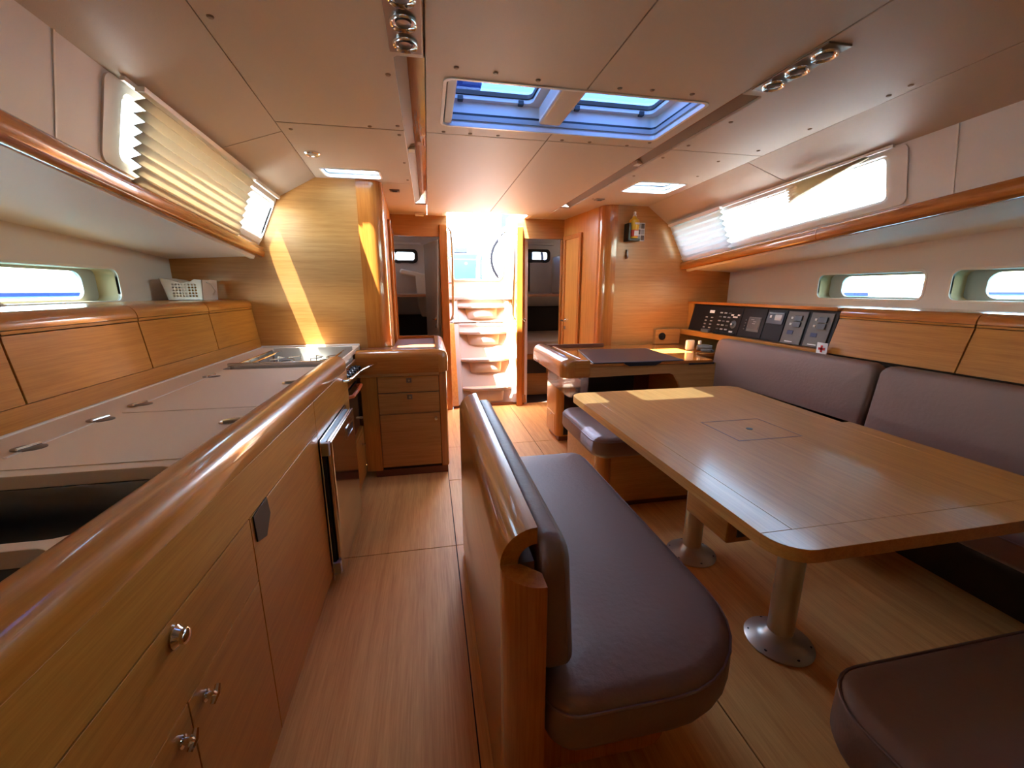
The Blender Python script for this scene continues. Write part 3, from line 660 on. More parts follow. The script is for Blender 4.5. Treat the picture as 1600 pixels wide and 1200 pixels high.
lid(-0.968, -0.556, 1.465, 2.105); lid(-0.968, -0.556, 1.02, 1.459)
bx('hinge_strip', 'worktop_edge', wt, -0.979, -0.970, 1.565, 2.04, ZK + 0.0002, ZK + 0.003); bx('hinge_strip', 'worktop_edge', wt, -0.979, -0.970, 1.10, 1.40, ZK + 0.0002, ZK + 0.003)
for (x, y, rot) in ((-0.975, 1.162, 0), (-0.975, 1.393, 0), (-0.972, 1.565, 0), (-0.968, 2.036, 0)):
    h = build('lid_hinge', MB().loft([[(x + 0.035 * math.cos(a) * s, y + 0.026 * math.sin(a) * s, ZK + z) for a in [2 * math.pi * k / 20 for k in range(20)]] for s, z in ((1, 0.002), (1, 0.004), (0.9, 0.005))]), 'bronze_metal', wt)
    build('hinge_pin', MB().tube([(x - 0.006, y - 0.024, ZK + 0.007), (x + 0.006, y + 0.024, ZK + 0.007)], 0.004, 8), 'chrome', h)
for (x, y) in ((-0.585, 1.30), (-0.580, 1.83)):
    h = build('ring_pull', MB().lathe([(0.032, 0.002), (0.032, 0.0045), (0.026, 0.0045), (0.024, 0.003), (0.001, 0.003)], (x, y, ZK), n=22), 'steel', wt)
    build('pull_bar', MB().tube([(x - 0.02, y - 0.008, ZK + 0.006), (x + 0.02, y + 0.008, ZK + 0.006)], 0.0045, 8), 'chrome', h)
# twin sinks
for (b, lab) in ((SK1, 'dark stainless sink bowl nearer the worktop lids'), (SK2, 'dark stainless sink bowl in the picture corner')):
    rings = []
    for d, z in ((-0.004, ZK - 0.031), (0.0, ZK - 0.034), (0.006, ZK - 0.10), (0.018, ZK - 0.165), (0.05, ZK - 0.185), (0.11, ZK - 0.190)):
        rings.append([(p[0], p[1], z) for p in rrect(b[0] + d, b[1] - d, b[2] + d, b[3] - d, 0.045 + d * 0.3)])
    t = thing('sink', ((b[0] + b[1]) / 2, (b[2] + b[3]) / 2, ZK - 0.19), lab, 'sink', 'twin sink bowls')
    m = MB().loft(rings, cap=False); n0 = len(rings) * len(rings[0]); m.f.append(tuple(range(n0 - len(rings[0]), n0)))
    build('bowl', m, 'sink_steel', t, ang=60)
    c = ((b[0] + b[1]) / 2, (b[2] + b[3]) / 2, ZK - 0.19); build('drain', MB().lathe([(0.035, 0.001), (0.035, 0.004), (0.02, 0.002), (0.001, 0.001)], c, n=16), 'steel', t)
# rolled fiddle rail along the front
fr_ = []
prof = [(-0.545, ZK - 0.03), (-0.552, ZK + 0.012)]
for k in range(10):
    a = math.radians(165 - 165 * k / 9); prof.append((-0.500 + 0.052 * math.cos(a), 0.868 + 0.040 * math.sin(a)))
prof += [(-0.447, 0.850), (-0.449, 0.834), (-0.47, 0.834), (-0.545, 0.834)]
m = MB().loft([[(x, y, z) for x, z in prof] for y in (-0.2, 2.30)] + [[(-0.5 + (x + 0.5) * 0.86, 2.325, 0.834 + (z - 0.834) * 0.93) for x, z in prof]] + [[(-0.5 + (x + 0.5) * 0.5, 2.345, 0.834 + (z - 0.834) * 0.72) for x, z in prof]])
build('fiddle_rail', m, 'gloss_y', None, ang=50, label='thick rolled wooden fiddle rail along the galley worktop edge', cat='rail')
# front panelling of the galley
gf = thing('galley_cabinet', (GX, 1.0, 0), 'honey oak galley front below the fiddle rail with doors and push knobs', 'cabinet')
T = 0.018
def gpanel(nm, y0, y1, z0, z1, p=gf): return bx(nm, 'gloss_y' if nm == 'x' else 'oak_y', p, GX - T, GX, y0 + 0.0015, y1 - 0.0015, z0 + 0.0015, z1 - 0.0015, bevel=0.0012)
gpanel('rail_panel', -0.2, 1.645, 0.708, 0.834); gpanel('rail_panel', 1.645, 2.315, 0.672, 0.834)
gpanel('door', -0.2, 0.25, 0.06, 0.536); d1 = gpanel('drawer_front', -0.2, 1.012, 0.536, 0.708); d2 = gpanel('door', 0.690, 1.012, 0.06, 0.536); d3 = gpanel('door', 0.25, 0.690, 0.06, 0.536); d4 = gpanel('door', 1.012, 1.645, 0.06, 0.708)
gpanel('end_panel', 2.19, 2.315, 0.06, 0.672); bx('toe_kick', 'mahogany', gf, GX - 0.06, GX - 0.03, -0.2, 2.315, 0.001, 0.06)
bx('carcass', 'dark_gap', gf, GX - 0.03, GX - T - 0.001, -0.2, 2.31, 0.06, 0.832)
bx('end_cheek', 'oak_z', gf, GX - 0.12, GX - 0.002, 2.30, 2.318, 0.0, 0.833, bevel=0.001)
def push_knob(p, y, z):
    k = build('push_knob', MB().lathe([(0.019, 0.0), (0.020, 0.004), (0.016, 0.008), (0.013, 0.012), (0.0135, 0.018), (0.010, 0.021), (0.001, 0.022)], (GX, y, z), (1, 0, 0), 20), 'chrome', p); return k
push_knob(d1, 0.692, 0.702 - 0.03)
for p, y, z in ((d2, 0.735, 0.498), (d3, 0.655, 0.492)):
    k = build('turn_knob', MB().lathe([(0.011, 0.0), (0.011, 0.004), (0.006, 0.006), (0.006, 0.016)], (GX, y, z), (1, 0, 0), 14), 'chrome', p)
    m = MB().tube([(GX + 0.018, y - 0.013, z - 0.009), (GX + 0.020, y, z), (GX + 0.018, y + 0.013, z + 0.009)], [0.005, 0.007, 0.005], 8); m.tube([(GX + 0.018, y - 0.009, z + 0.012), (GX + 0.020, y, z), (GX + 0.018, y + 0.009, z - 0.012)], [0.004, 0.006, 0.004], 8)
    build('knob_cross', m, 'chrome', p)
m = MB().prism([(1.025, 0.705), (1.115, 0.712), (1.125, 0.66), (1.085, 0.615), (1.03, 0.632)], 'x', GX + 0.0005, GX + 0.004); build('finger_pull', m, 'black', d4, bevel=0.001)
# fridge door
t = thing('fridge_door', (GX + 0.01, 1.93, 0.03), 'polished steel fridge door in the galley front', 'fridge')
bx('door_leaf', 'mirror_steel', t, GX + 0.016, GX + 0.042, 1.68, 2.185, 0.05, 0.655, bevel=0.010, seg=4)
bx('door_gasket', 'black', t, GX + 0.004, GX + 0.016, 1.672, 2.18, 0.055, 0.65)
bx('door_surround', 'mirror_steel', t, GX + 0.0005, GX + 0.006, 1.655, 2.195, 0.035, 0.668, bevel=0.002)
for z in (0.06, 0.60): bx('hinge_block', 'frame_grey', t, GX + 0.004, GX + 0.034, 1.660, 1.684, z, z + 0.055, bevel=0.003)
m = MB().plate(rrect(1.96, 2.13, 0.555, 0.615, 0.008), [rrect(1.972, 2.118, 0.567, 0.603, 0.005)], GX + 0.042, GX + 0.046, FX); build('latch_bezel', m, 'chrome', t, bevel=0.001)
bx('latch_recess', 'black', t, GX + 0.0415, GX + 0.0432, 1.972, 2.118, 0.567, 0.603)
# stove and oven
st = thing('stove', (-0.75, 2.53, 0.40), 'gimballed stainless stove and oven set into the galley worktop', 'stove')
b = STV
bx('hob_tray', 'hob_steel', st, b[0] + 0.035, b[1] + 0.02, b[2] + 0.085, b[3] - 0.03, 0.790, 0.800)
bx('back_guard', 'hob_steel', st, b[0] + 0.03, b[1] - 0.004, b[3] - 0.028, b[3] - 0.012, 0.795, ZK + 0.022, bevel=0.003)
bx('side_guard', 'mirror_steel', st, b[0] + 0.012, b[0] + 0.026, b[2] + 0.03, b[3] - 0.02, 0.80, ZK + 0.008, bevel=0.003)
m = MB().box(b[0] + 0.005, b[1] + 0.035, b[2] + 0.050, b[2] + 0.068, 0.835, ZK + 0.022); build('pot_rail', m, 'steel', st, bevel=0.003)
bx('hob_well', 'dark', st, b[0] + 0.002, b[1] - 0.002, b[2] + 0.002, b[3] - 0.002, 0.755, 0.785)
for (x, y, r) in ((-0.86, 2.45, 0.055), (-0.64, 2.45, 0.045), (-0.86, 2.68, 0.045), (-0.64, 2.68, 0.055)):
    u = build('burner', MB().lathe([(r, 0.801), (r, 0.815), (r * 0.6, 0.82), (r * 0.6, 0.832), (0.002, 0.834)], (x, y, 0), n=18), 'black', st)
    m = MB()
    for k in range(4):
        a = math.pi / 4 + k * math.pi / 2; m.tube([(x + 0.02 * math.cos(a), y + 0.02 * math.sin(a), 0.850), (x + 0.09 * math.cos(a), y + 0.09 * math.sin(a), 0.850), (x + 0.095 * math.cos(a), y + 0.095 * math.sin(a), 0.801)], 0.004, 6)
    build('pan_support', m, 'steel', u)
for (p0, p1) in (((-0.93, 2.30, 0.872), (-0.93, 2.835, 0.872)), ((-0.545, 2.30, 0.872), (-0.545, 2.835, 0.872))):
    build('pot_holder', MB().tube([p0, p1], 0.006, 8), 'chrome', st)
bx('control_panel', 'mirror_steel', st, GX - 0.05, GX - 0.012, 2.325, 2.715, 0.705, 0.825, bevel=0.006)
for k in range(5):
    y = 2.375 + k * 0.072
    build('burner_knob', MB().lathe([(0.021, 0), (0.021, 0.008), (0.015, 0.012), (0.014, 0.028), (0.001, 0.03)], (GX - 0.012, y, 0.772), (1, 0, 0.2), 14), 'black', st)
bx('oven_door', 'black_glass', st, GX - 0.05, GX - 0.016, 2.335, 2.70, 0.395, 0.69, bevel=0.005)
build('oven_handle', MB().tube([(GX - 0.02, 2.36, 0.665), (GX + 0.012, 2.37, 0.668), (GX + 0.018, 2.50, 0.672), (GX + 0.012, 2.66, 0.668), (GX - 0.02, 2.67, 0.665)], 0.010, 10), 'reflection_orange', st)
bx('oven_body', 'dark', st, -0.96, GX - 0.051, 2.33, 2.705, 0.39, 0.75)
build('door_catch', MB().lathe([(0.010, 0), (0.010, 0.02), (0.004, 0.024)], (GX - 0.016, 2.68, 0.45), (1, 0, 0), 10), 'chrome', st)
# cupboard under the oven
t = thing('oven_cupboard', (GX - 0.02, 2.52, 0), 'small oak cupboard door under the oven', 'cupboard')
bx('door', 'oak_y', t, GX - 0.03, GX - 0.006, 2.322, 2.715, 0.055, 0.355, bevel=0.002)
bx('shelf_edge', 'oak_y', t, GX - 0.12, GX - 0.006, 2.322, 2.715, 0.358, 0.385, bevel=0.003)
bx('toe_kick', 'mahogany', t, GX - 0.06, GX - 0.03, 2.322, 2.715, 0.001, 0.055)
m = MB().lathe([(0.010, 0), (0.010, 0.004), (0.005, 0.006), (0.005, 0.016), (0.012, 0.018), (0.012, 0.024), (0.002, 0.026)], (GX - 0.006, 2.62, 0.29), (1, 0, 0), 14); build('turn_knob', m, 'chrome', t)
# crash bar across the oven
m = MB().tube([(GX - 0.002, 2.20, 0.792), (GX + 0.020, 2.215, 0.792), (GX + 0.032, 2.26, 0.790), (GX + 0.036, 2.48, 0.784), (GX + 0.046, 2.54, 0.785), (GX + 0.100, 2.700, 0.79), (GX + 0.104, 2.7195, 0.79)], 0.010, 12)
build('crash_bar', m, 'chrome', None, label='chrome crash bar in front of the stove', cat='bar')

# ================================================================ DRAWER UNIT AFT OF THE STOVE
DY = 2.727
du = thing('drawer_unit', (-0.16, 3.1, 0), 'oak drawer unit with rounded top aft of the stove', 'cabinet')
bx('carcass', 'dark_gap', du, -0.40, 0.075, DY + 0.02, 3.03, 0.05, 0.725); bx('carcass', 'dark_gap', du, -0.26, 0.075, 3.03, 3.60, 0.05, 0.725)
bx('side_panel', 'oak_z', du, 0.076, 0.094, DY + 0.06, 3.60, 0.05, 0.725)
bx('filler', 'oak_z', du, -0.455, -0.352, DY + 0.002, DY + 0.02, 0.05, 0.70, bevel=0.0015)
for (z0, z1) in ((0.591, 0.70), (0.446, 0.588)):
    d = bx('drawer', 'oak_x', du, -0.349, 0.042, DY, DY + 0.02, z0 + 0.001, z1 - 0.001, bevel=0.002)
    zz = z1 - 0.028; pl = build('latch_plate', MB().plate(rrect(-0.167, -0.133, zz - 0.016, zz + 0.016, 0.003, 2), [], DY - 0.003, DY, FY), 'bronze_metal', d, bevel=0.001)
    build('latch_button', MB().lathe([(0.009, 0), (0.009, 0.003), (0.001, 0.004)], (-0.15, DY - 0.003, zz), (0, -1, 0), 12), 'steel', d)
d = bx('door', 'oak_x', du, -0.349, 0.042, DY, DY + 0.02, 0.072, 0.443, bevel=0.002)
build('turn_knob', MB().lathe([(0.010, 0), (0.010, 0.004), (0.006, 0.006), (0.006, 0.014), (0.012, 0.016), (0.011, 0.022), (0.002, 0.023)], (0.015, DY, 0.405), (0, -1, 0), 14), 'steel', d)
m = MB().prism([(0.044, DY + 0.004), (0.088, DY + 0.010), (0.096, DY + 0.03), (0.096, DY + 0.08), (0.044, DY + 0.08)], 'z', 0.05, 0.72); build('corner_post', m, 'trim_z', du, bevel=0.006, seg=3)
bx('plinth', 'mahogany', du, -0.40, 0.085, DY + 0.012, DY + 0.04, 0.001, 0.05)
bx('plinth', 'mahogany', du, 0.065, 0.085, DY + 0.04, 3.60, 0.001, 0.05)
# rounded front and end noses with apron
def nose_profile(s, z0, r):
    pts = [(0.0, z0), (0.0, ZK - r)]
    for k in range(7):
        a = math.radians(180 - 90 * k / 6); pts.append((r + r * math.cos(a), ZK - r + r * math.sin(a)))
    return pts + [(r + 0.022, ZK), (r + 0.022, ZK - 0.02), (0.03, ZK - 0.02), (0.03, z0)]
pf = nose_profile(1, 0.722, 0.055)
m = MB().loft([[(x, DY - 0.012 + p, z) for p, z in pf] for x in (-0.47, 0.045)]); build('front_nose', m, 'trim_x', du, ang=50)
m = MB().loft([[(0.108 - p, y, z) for p, z in pf] for y in (DY + 0.055, 3.60)]); build('end_nose', m, 'trim_y', du, ang=50)
m = MB(); rings = []
for j in range(7):
    a = math.radians(90 * j / 6); rings.append([(0.045 + (0.063 - p) * math.sin(a), DY + 0.051 - (0.063 - p) * math.cos(a), z) for p, z in [(min(q, 0.0629), w) for q, w in pf]])
build('corner_nose', MB().loft(rings), 'trim_z', du, ang=50)
bx('tray_top', 'mahogany', du, -0.47, 0.035, DY + 0.06, 3.03, ZK - 0.03, ZK - 0.018); bx('tray_top', 'mahogany', du, -0.262, 0.035, 3.03, 3.60, ZK - 0.03, ZK - 0.018)
bx('tray_fiddle', 'trim_x', du, -0.262, 0.035, 3.575, 3.60, ZK - 0.018, ZK + 0.004, bevel=0.003)
bx('apron', 'oak_x', du, -0.468, 0.045, DY - 0.010, DY + 0.018, 0.703, 0.723, bevel=0.001)

# basket on the locker top
bk = thing('plastic_basket', (-1.41, 2.88, 1.19), 'white perforated plastic basket on the galley locker top', 'basket')
bx0, bx1, by0, by1, bz0, bz1 = -1.50, -1.30, 2.80, 2.98, 1.191, 1.305
holes = [rrect(bx0 + 0.040 + 0.0165 * i, bx0 + 0.051 + 0.0165 * i, bz0 + 0.018 + 0.0165 * j, bz0 + 0.029 + 0.0165 * j, 0.002, 1) for i in range(8) for j in range(5)]
top = [(bx1, bz1 + 0.002), (bx1 - 0.04, bz1 + 0.006), (bx1 - 0.07, bz1 - 0.012), (bx0 + 0.08, bz1 - 0.014), (bx0 + 0.03, bz1 + 0.004), (bx0 - 0.02, bz1 + 0.012)]
build('front_side', MB().plate([(bx0 + 0.012, bz0), (bx1 - 0.008, bz0)] + top, holes, by0, by0 + 0.003, FY), 'basket_white', bk)
build('back_side', MB().plate([(bx0 + 0.012, bz0), (bx1 - 0.008, bz0)] + top, [rrect(bx0 + 0.03, bx1 - 0.02, bz0 + 0.012, bz1 - 0.022, 0.01)], by1 - 0.003, by1, FY), 'basket_white', bk)
build('end_side', MB().add([(bx0 + 0.012, by0, bz0), (bx0 + 0.012, by1, bz0), (bx0 - 0.02, by1, bz1 + 0.012), (bx0 - 0.02, by0, bz1 + 0.012), (bx0 + 0.015, by0, bz0), (bx0 + 0.015, by1, bz0), (bx0 - 0.017, by1, bz1 + 0.012), (bx0 - 0.017, by0, bz1 + 0.012)], [(0, 1, 2, 3), (4, 7, 6, 5), (0, 3, 7, 4), (1, 5, 6, 2), (3, 2, 6, 7), (0, 4, 5, 1)]), 'basket_white', bk)
build('end_side', MB().add([(bx1 - 0.008, by0, bz0), (bx1 - 0.008, by1, bz0), (bx1, by1, bz1 + 0.002), (bx1, by0, bz1 + 0.002), (bx1 - 0.011, by0, bz0), (bx1 - 0.011, by1, bz0), (bx1 - 0.003, by1, bz1 + 0.002), (bx1 - 0.003, by0, bz1 + 0.002)], [(0, 1, 2, 3), (4, 7, 6, 5), (0, 3, 7, 4), (1, 5, 6, 2), (3, 2, 6, 7), (0, 4, 5, 1)]), 'basket_white', bk)
bx('base', 'basket_white', bk, bx0 + 0.012, bx1 - 0.008, by0, by1, bz0, bz0 + 0.003)
build('handle', MB().tube([(bx1 - 0.002, by0 + 0.05, bz1 - 0.01), (bx1 + 0.02, by0 + 0.06, bz1 - 0.02), (bx1 + 0.028, by0 + 0.08, bz1 - 0.06), (bx1 + 0.01, by0 + 0.09, bz1 - 0.085)], 0.004, 8), 'basket_white', bk)

# ================================================================ COMPANIONWAY STEPS
sp = thing('companionway_steps', (0.59, 4.5, 0), 'white moulded companionway steps with wooden stringers', 'steps')
def yl(z): return 4.33 + 0.50 * z                  # slope of the ladder face
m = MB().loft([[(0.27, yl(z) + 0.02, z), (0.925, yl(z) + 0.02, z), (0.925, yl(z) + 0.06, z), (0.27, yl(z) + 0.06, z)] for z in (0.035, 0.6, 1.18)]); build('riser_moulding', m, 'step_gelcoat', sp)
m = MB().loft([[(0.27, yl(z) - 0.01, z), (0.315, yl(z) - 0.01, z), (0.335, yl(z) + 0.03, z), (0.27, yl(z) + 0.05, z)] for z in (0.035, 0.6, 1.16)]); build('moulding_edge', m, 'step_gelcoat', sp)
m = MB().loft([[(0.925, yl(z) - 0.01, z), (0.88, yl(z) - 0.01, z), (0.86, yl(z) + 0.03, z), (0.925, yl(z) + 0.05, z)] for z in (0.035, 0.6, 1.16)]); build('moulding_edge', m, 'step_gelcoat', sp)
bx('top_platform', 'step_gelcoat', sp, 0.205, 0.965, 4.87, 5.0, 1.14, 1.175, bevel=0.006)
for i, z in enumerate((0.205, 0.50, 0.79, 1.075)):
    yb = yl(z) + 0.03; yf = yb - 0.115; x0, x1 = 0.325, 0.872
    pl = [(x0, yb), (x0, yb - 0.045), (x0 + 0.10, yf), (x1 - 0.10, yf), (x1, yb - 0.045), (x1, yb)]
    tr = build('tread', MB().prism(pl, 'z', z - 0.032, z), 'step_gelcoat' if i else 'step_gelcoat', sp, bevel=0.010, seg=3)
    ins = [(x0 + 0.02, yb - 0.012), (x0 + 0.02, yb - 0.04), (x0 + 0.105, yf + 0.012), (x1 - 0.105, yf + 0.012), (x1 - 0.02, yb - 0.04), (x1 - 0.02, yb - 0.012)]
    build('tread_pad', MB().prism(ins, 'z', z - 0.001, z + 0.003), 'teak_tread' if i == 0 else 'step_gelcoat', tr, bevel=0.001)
    rings = []
    for k in range(6):
        u = k / 5; zz = z - 0.033 - 0.115 * u; s = 1 - 0.55 * u * u; w = 0.19 - 0.02 * u
        d = 0.085 * s; y0 = yl(zz) + 0.035
        rings.append([(0.598 + w * math.cos(a), y0 - d * max(0, math.sin(a)) ** 0.6, zz) for a in [math.pi * q / 14 for q in range(15)]])
    build('toe_bulge', MB().loft(rings), 'step_gelcoat', sp, ang=60)
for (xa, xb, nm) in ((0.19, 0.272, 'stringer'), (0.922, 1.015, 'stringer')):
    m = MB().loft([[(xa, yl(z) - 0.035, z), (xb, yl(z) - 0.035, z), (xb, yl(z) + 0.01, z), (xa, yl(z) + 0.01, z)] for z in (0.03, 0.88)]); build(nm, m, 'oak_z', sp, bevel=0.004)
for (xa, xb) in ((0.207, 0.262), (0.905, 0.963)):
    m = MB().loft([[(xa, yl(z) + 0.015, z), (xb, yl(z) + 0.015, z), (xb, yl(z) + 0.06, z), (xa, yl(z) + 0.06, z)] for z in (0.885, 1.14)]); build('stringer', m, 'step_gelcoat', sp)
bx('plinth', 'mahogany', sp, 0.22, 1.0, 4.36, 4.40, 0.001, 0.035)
build('hinge_strip', MB().box(0.20, 0.84, yl(0.885) - 0.018, yl(0.885) - 0.004, 0.878, 0.892), 'steel', sp)
for (x, s, lab) in ((0.235, 1, 'chrome grab rail on the left of the companionway'), (0.935, -1, 'chrome grab rail on the right of the companionway')):
    pts = [(x - 0.03 * s, 4.42, 1.86), (x - 0.01 * s, 4.42, 1.86), (x + 0.012 * s, 4.42, 1.82), (x + 0.02 * s, 4.43, 1.70), (x + 0.022 * s, 4.50, 1.30), (x + 0.02 * s, 4.56, 0.99), (x + 0.005 * s, 4.60, 0.94), (x - 0.03 * s, 4.62, 0.92)]
    t = thing('grab_rail', (x, 4.5, 0.92), lab, 'rail', 'companionway grab rails')
    build('tube', MB().tube(pts, 0.012, 12), 'rail_steel', t)
    build('bracket', MB().tube([(x + 0.021 * s, 4.50, 1.32), (x - 0.034 * s, 4.50, 1.32)], 0.008, 8), 'chrome', t)
# open door leaf and berths inside the aft cabins
t = thing('cabin_door', (0.1, 4.6, 0), 'open dark cabin door leaf swung into the left aft cabin', 'door')
m = MB().add([(0.120, 4.352, 0.02), (-0.030, 4.94, 0.02), (-0.002, 4.947, 0.02), (0.150 - 0.008, 4.359, 0.02), (0.120, 4.352, 1.74), (-0.030, 4.94, 1.74), (-0.002, 4.947, 1.74), (0.142, 4.359, 1.74)], [(0, 1, 2, 3), (4, 7, 6, 5), (0, 4, 5, 1), (1, 5, 6, 2), (2, 6, 7, 3), (3, 7, 4, 0)])
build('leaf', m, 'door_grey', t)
m = MB().lathe([(0.02, 0), (0.02, 0.006), (0.008, 0.008), (0.008, 0.04)], (0.075, 4.53, 0.95), (-1, -0.25, 0), 12); m.tube([(0.038, 4.52, 0.95), (0.062, 4.43, 0.95)], 0.008); m.lathe([(0.018, 0), (0.018, 0.01), (0.01, 0.012)], (0.075, 4.53, 0.87), (-1, -0.25, 0), 12)
build('handle', m, 'chrome', t)
t = thing('berth', (-0.7, 5.4, 0), 'dark covered berth in the left aft cabin', 'berth')
bx('base', 'dark_bedding', t, -1.49, 0.135, 5.0, 5.99, 0.001, 0.45); build('mattress', MB().cushion(-1.49, 0.135, 5.0, 5.99, 0.45, 0.60, 0.05), 'dark_bedding', t)
bx('headboard', 'dark_bedding', t, -1.49, 0.13, 5.78, 5.97, 0.60, 0.92, bevel=0.02); 
t = thing('berth', (1.9, 5.4, 0), 'pale covered berth in the right aft cabin', 'berth')
bx('base', 'oak_x', t, 1.035, 2.74, 4.75, 5.99, 0.001, 0.50); build('mattress', MB().cushion(1.035, 2.74, 4.75, 5.99, 0.50, 0.66, 0.04), 'mattress', t); bx('headboard', 'dark_bedding', t, 1.035, 2.74, 5.85, 5.97, 0.66, 1.02, bevel=0.02)
bx('vent_grille', 'black', t, 1.10, 1.36, 4.735, 4.75, 0.27, 0.44, bevel=0.004)
t = thing('door_knob', (0.985, 4.36, 0.92), 'round chrome door knob at the right cabin doorway', 'knob')
build('knob', MB().lathe([(0.018, 0), (0.018, 0.005), (0.008, 0.008), (0.008, 0.02), (0.018, 0.024), (0.018, 0.034), (0.004, 0.04)], (0.966, YA + 0.02, 0.94), (1, 0, 0), 14), 'chrome', t)

# ================================================================ CHART TABLE (NAVIGATION STATION)
ZN = 0.76
nv = thing('chart_table', (1.5, 3.0, 0), 'oak chart table with dark leather lid and rounded left end', 'desk')
m = MB().plate([(0.93, 2.60), (1.99, 2.60), (2.03, 2.872), (2.29, 2.872), (2.29, YR - 0.002), (0.95, YR - 0.002)], [], ZN - 0.022, ZN, FZ); build('desk_top', m, 'trim_x', nv, bevel=0.003)
m = MB().prism([(1.03, ZN - 0.023), (1.03, 0.665), (1.66, 0.672), (1.70, 0.655), (1.735, 0.60), (1.78, 0.50), (2.02, 0.50), (2.02, ZN - 0.023)], 'y', 2.605, 2.63); build('front_rail', m, 'oak_x', nv, bevel=0.002)
m = MB().plate([(1.075, 2.598), (1.76, 2.598), (1.80, 3.20), (1.20, 3.24)], [], ZN + 0.0005, ZN + 0.008, FZ); ld = build('leather_lid', m, 'desk_leather', nv, bevel=0.004)
m = MB().prism([(1.30, ZN + 0.006), (1.30, ZN - 0.006), (1.34, ZN - 0.024), (1.54, ZN - 0.024), (1.58, ZN - 0.006), (1.58, ZN + 0.006)], 'y', 2.592, 2.603); build('finger_notch', m, 'black', ld, bevel=0.002)
bx('lid_gap', 'black', nv, 1.80, 2.0, 2.594, 2.602, ZN - 0.030, ZN - 0.018)
# rounded end
rings = []
prof = []
for k in range(13):
    a = math.radians(180 - 180 * k / 12); prof.append((0.935 + 0.075 * math.cos(a), 0.745 + 0.058 * math.sin(a)))
prof = [(0.86, 0.668)] + prof + [(1.01, 0.755), (1.00, 0.668)]
m = MB().loft([[(x, y, z) for x, z in prof] for y in (2.66, 3.40)]); build('end_roll', m, 'trim_y', nv, ang=50)
m = MB()
rings = [[(x, 2.66, z) for x, z in prof]]
for k in range(1, 6):
    a = math.radians(90 * k / 5); s = math.cos(a)
    rings.append([(0.86 + 0.075 * (1 - s) * 0.6 + (x - 0.86) * (1 - 0.30 * (1 - s)), 2.66 - 0.07 * math.sin(a), 0.668 + (z - 0.668) * (0.86 + 0.14 * s)) for x, z in prof])
build('roll_end', MB().loft(rings), 'trim_z', nv, ang=50)
bx('roll_cheek', 'trim_x', nv, 0.935, 1.055, 2.588, 2.66, 0.668, ZN + 0.030, bevel=0.012, seg=3)
bx('roll_ledge', 'trim_y', nv, 1.02, 1.05, 2.66, 3.38, ZN, ZN + 0.022, bevel=0.004)
bx('back_fiddle', 'mahogany', nv, 0.95, 1.50, 3.40, 3.425, ZN, ZN + 0.03, bevel=0.003)
bx('back_panel', 'mahogany', nv, 1.30, 2.27, YR - 0.03, YR - 0.006, 0.02, ZN - 0.023)
bx('knee_side', 'oak_y', nv, 2.0, 2.02, 2.70, YR - 0.03, 0.02, ZN - 0.023)
# small cabinet and clear bins under the rounded end
t = thing('chart_cabinet', (1.12, 3.35, 0), 'small oak cabinet with drawer under the rounded chart table end', 'cabinet')
m = MB().prism(rrect(1.005, 1.30, 3.15, 3.46, [0.05, 0.01, 0.01, 0.01]), 'z', 0.045, 0.47); build('body', m, 'oak_z', t, bevel=0.002)
bx('plinth', 'mahogany', t, 1.03, 1.29, 3.17, 3.45, 0.001, 0.045)
bx('flap', 'oak_z', t, 1.0015, 1.006, 3.21, 3.44, 0.07, 0.225, bevel=0.001); build('knob', MB().lathe([(0.008, 0), (0.008, 0.004), (0.004, 0.006), (0.008, 0.014), (0.001, 0.016)], (1.0015, 3.30, 0.205), (-1, 0, 0), 10), 'chrome', t)
bx('black_front', 'black', t, 1.062, 1.298, 3.143, 3.1495, 0.06, 0.465)
t = thing('clear_bin', (1.05, 3.0, 0.47), 'clear acrylic bin hanging under the rounded chart table end', 'bin')
for b in ((0.985, 0.990, 2.80, 3.38), (1.125, 1.130, 2.80, 3.38), (0.990, 1.125, 2.80, 2.805), (0.990, 1.125, 3.375, 3.38)): bx('wall', 'acrylic', t, *b, 0.48, 0.667)
bx('base', 'acrylic', t, 0.985, 1.13, 2.80, 3.38, 0.475, 0.48)
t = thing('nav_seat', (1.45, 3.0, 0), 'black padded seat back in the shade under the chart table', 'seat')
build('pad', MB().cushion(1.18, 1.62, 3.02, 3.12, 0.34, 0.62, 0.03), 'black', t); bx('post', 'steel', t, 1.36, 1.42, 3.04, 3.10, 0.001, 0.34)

# instrument locker
il = thing('instrument_locker', (2.5, 2.75, 0.87), 'oak locker holding black instrument panels behind the settee', 'locker')
bx('locker_top', 'trim_y', il, 2.35, 2.775, 2.04, YR - 0.002, 1.128, 1.15, bevel=0.004)
bx('end_board', 'oak_z', il, 2.36, 2.39, 3.42, YR - 0.002, 0.90, 1.127)
fx = lambda z: 2.375 - (1.127 - z) * 0.22          # sloping instrument face
m = MB().prism([(fx(0.90), 0.90), (fx(1.127), 1.127), (2.50, 1.127), (2.45, 0.90)], 'y', 2.04, 3.419); build('panel_base', m, 'panel_black', il)
bx('ledge', 'oak_y', il, 2.2905, 2.45, 2.04, YR - 0.002, 0.852, 0.898, bevel=0.006)
for (a, b) in ((2.30, 2.36), (2.62, 2.68)): bx('ledge_catch', 'black', il, 2.2885, 2.2915, a, b, 0.868, 0.878)
bx('ledge_slot', 'black', il, 2.2885, 2.2915, 2.46, 2.80, 0.853, 0.861)
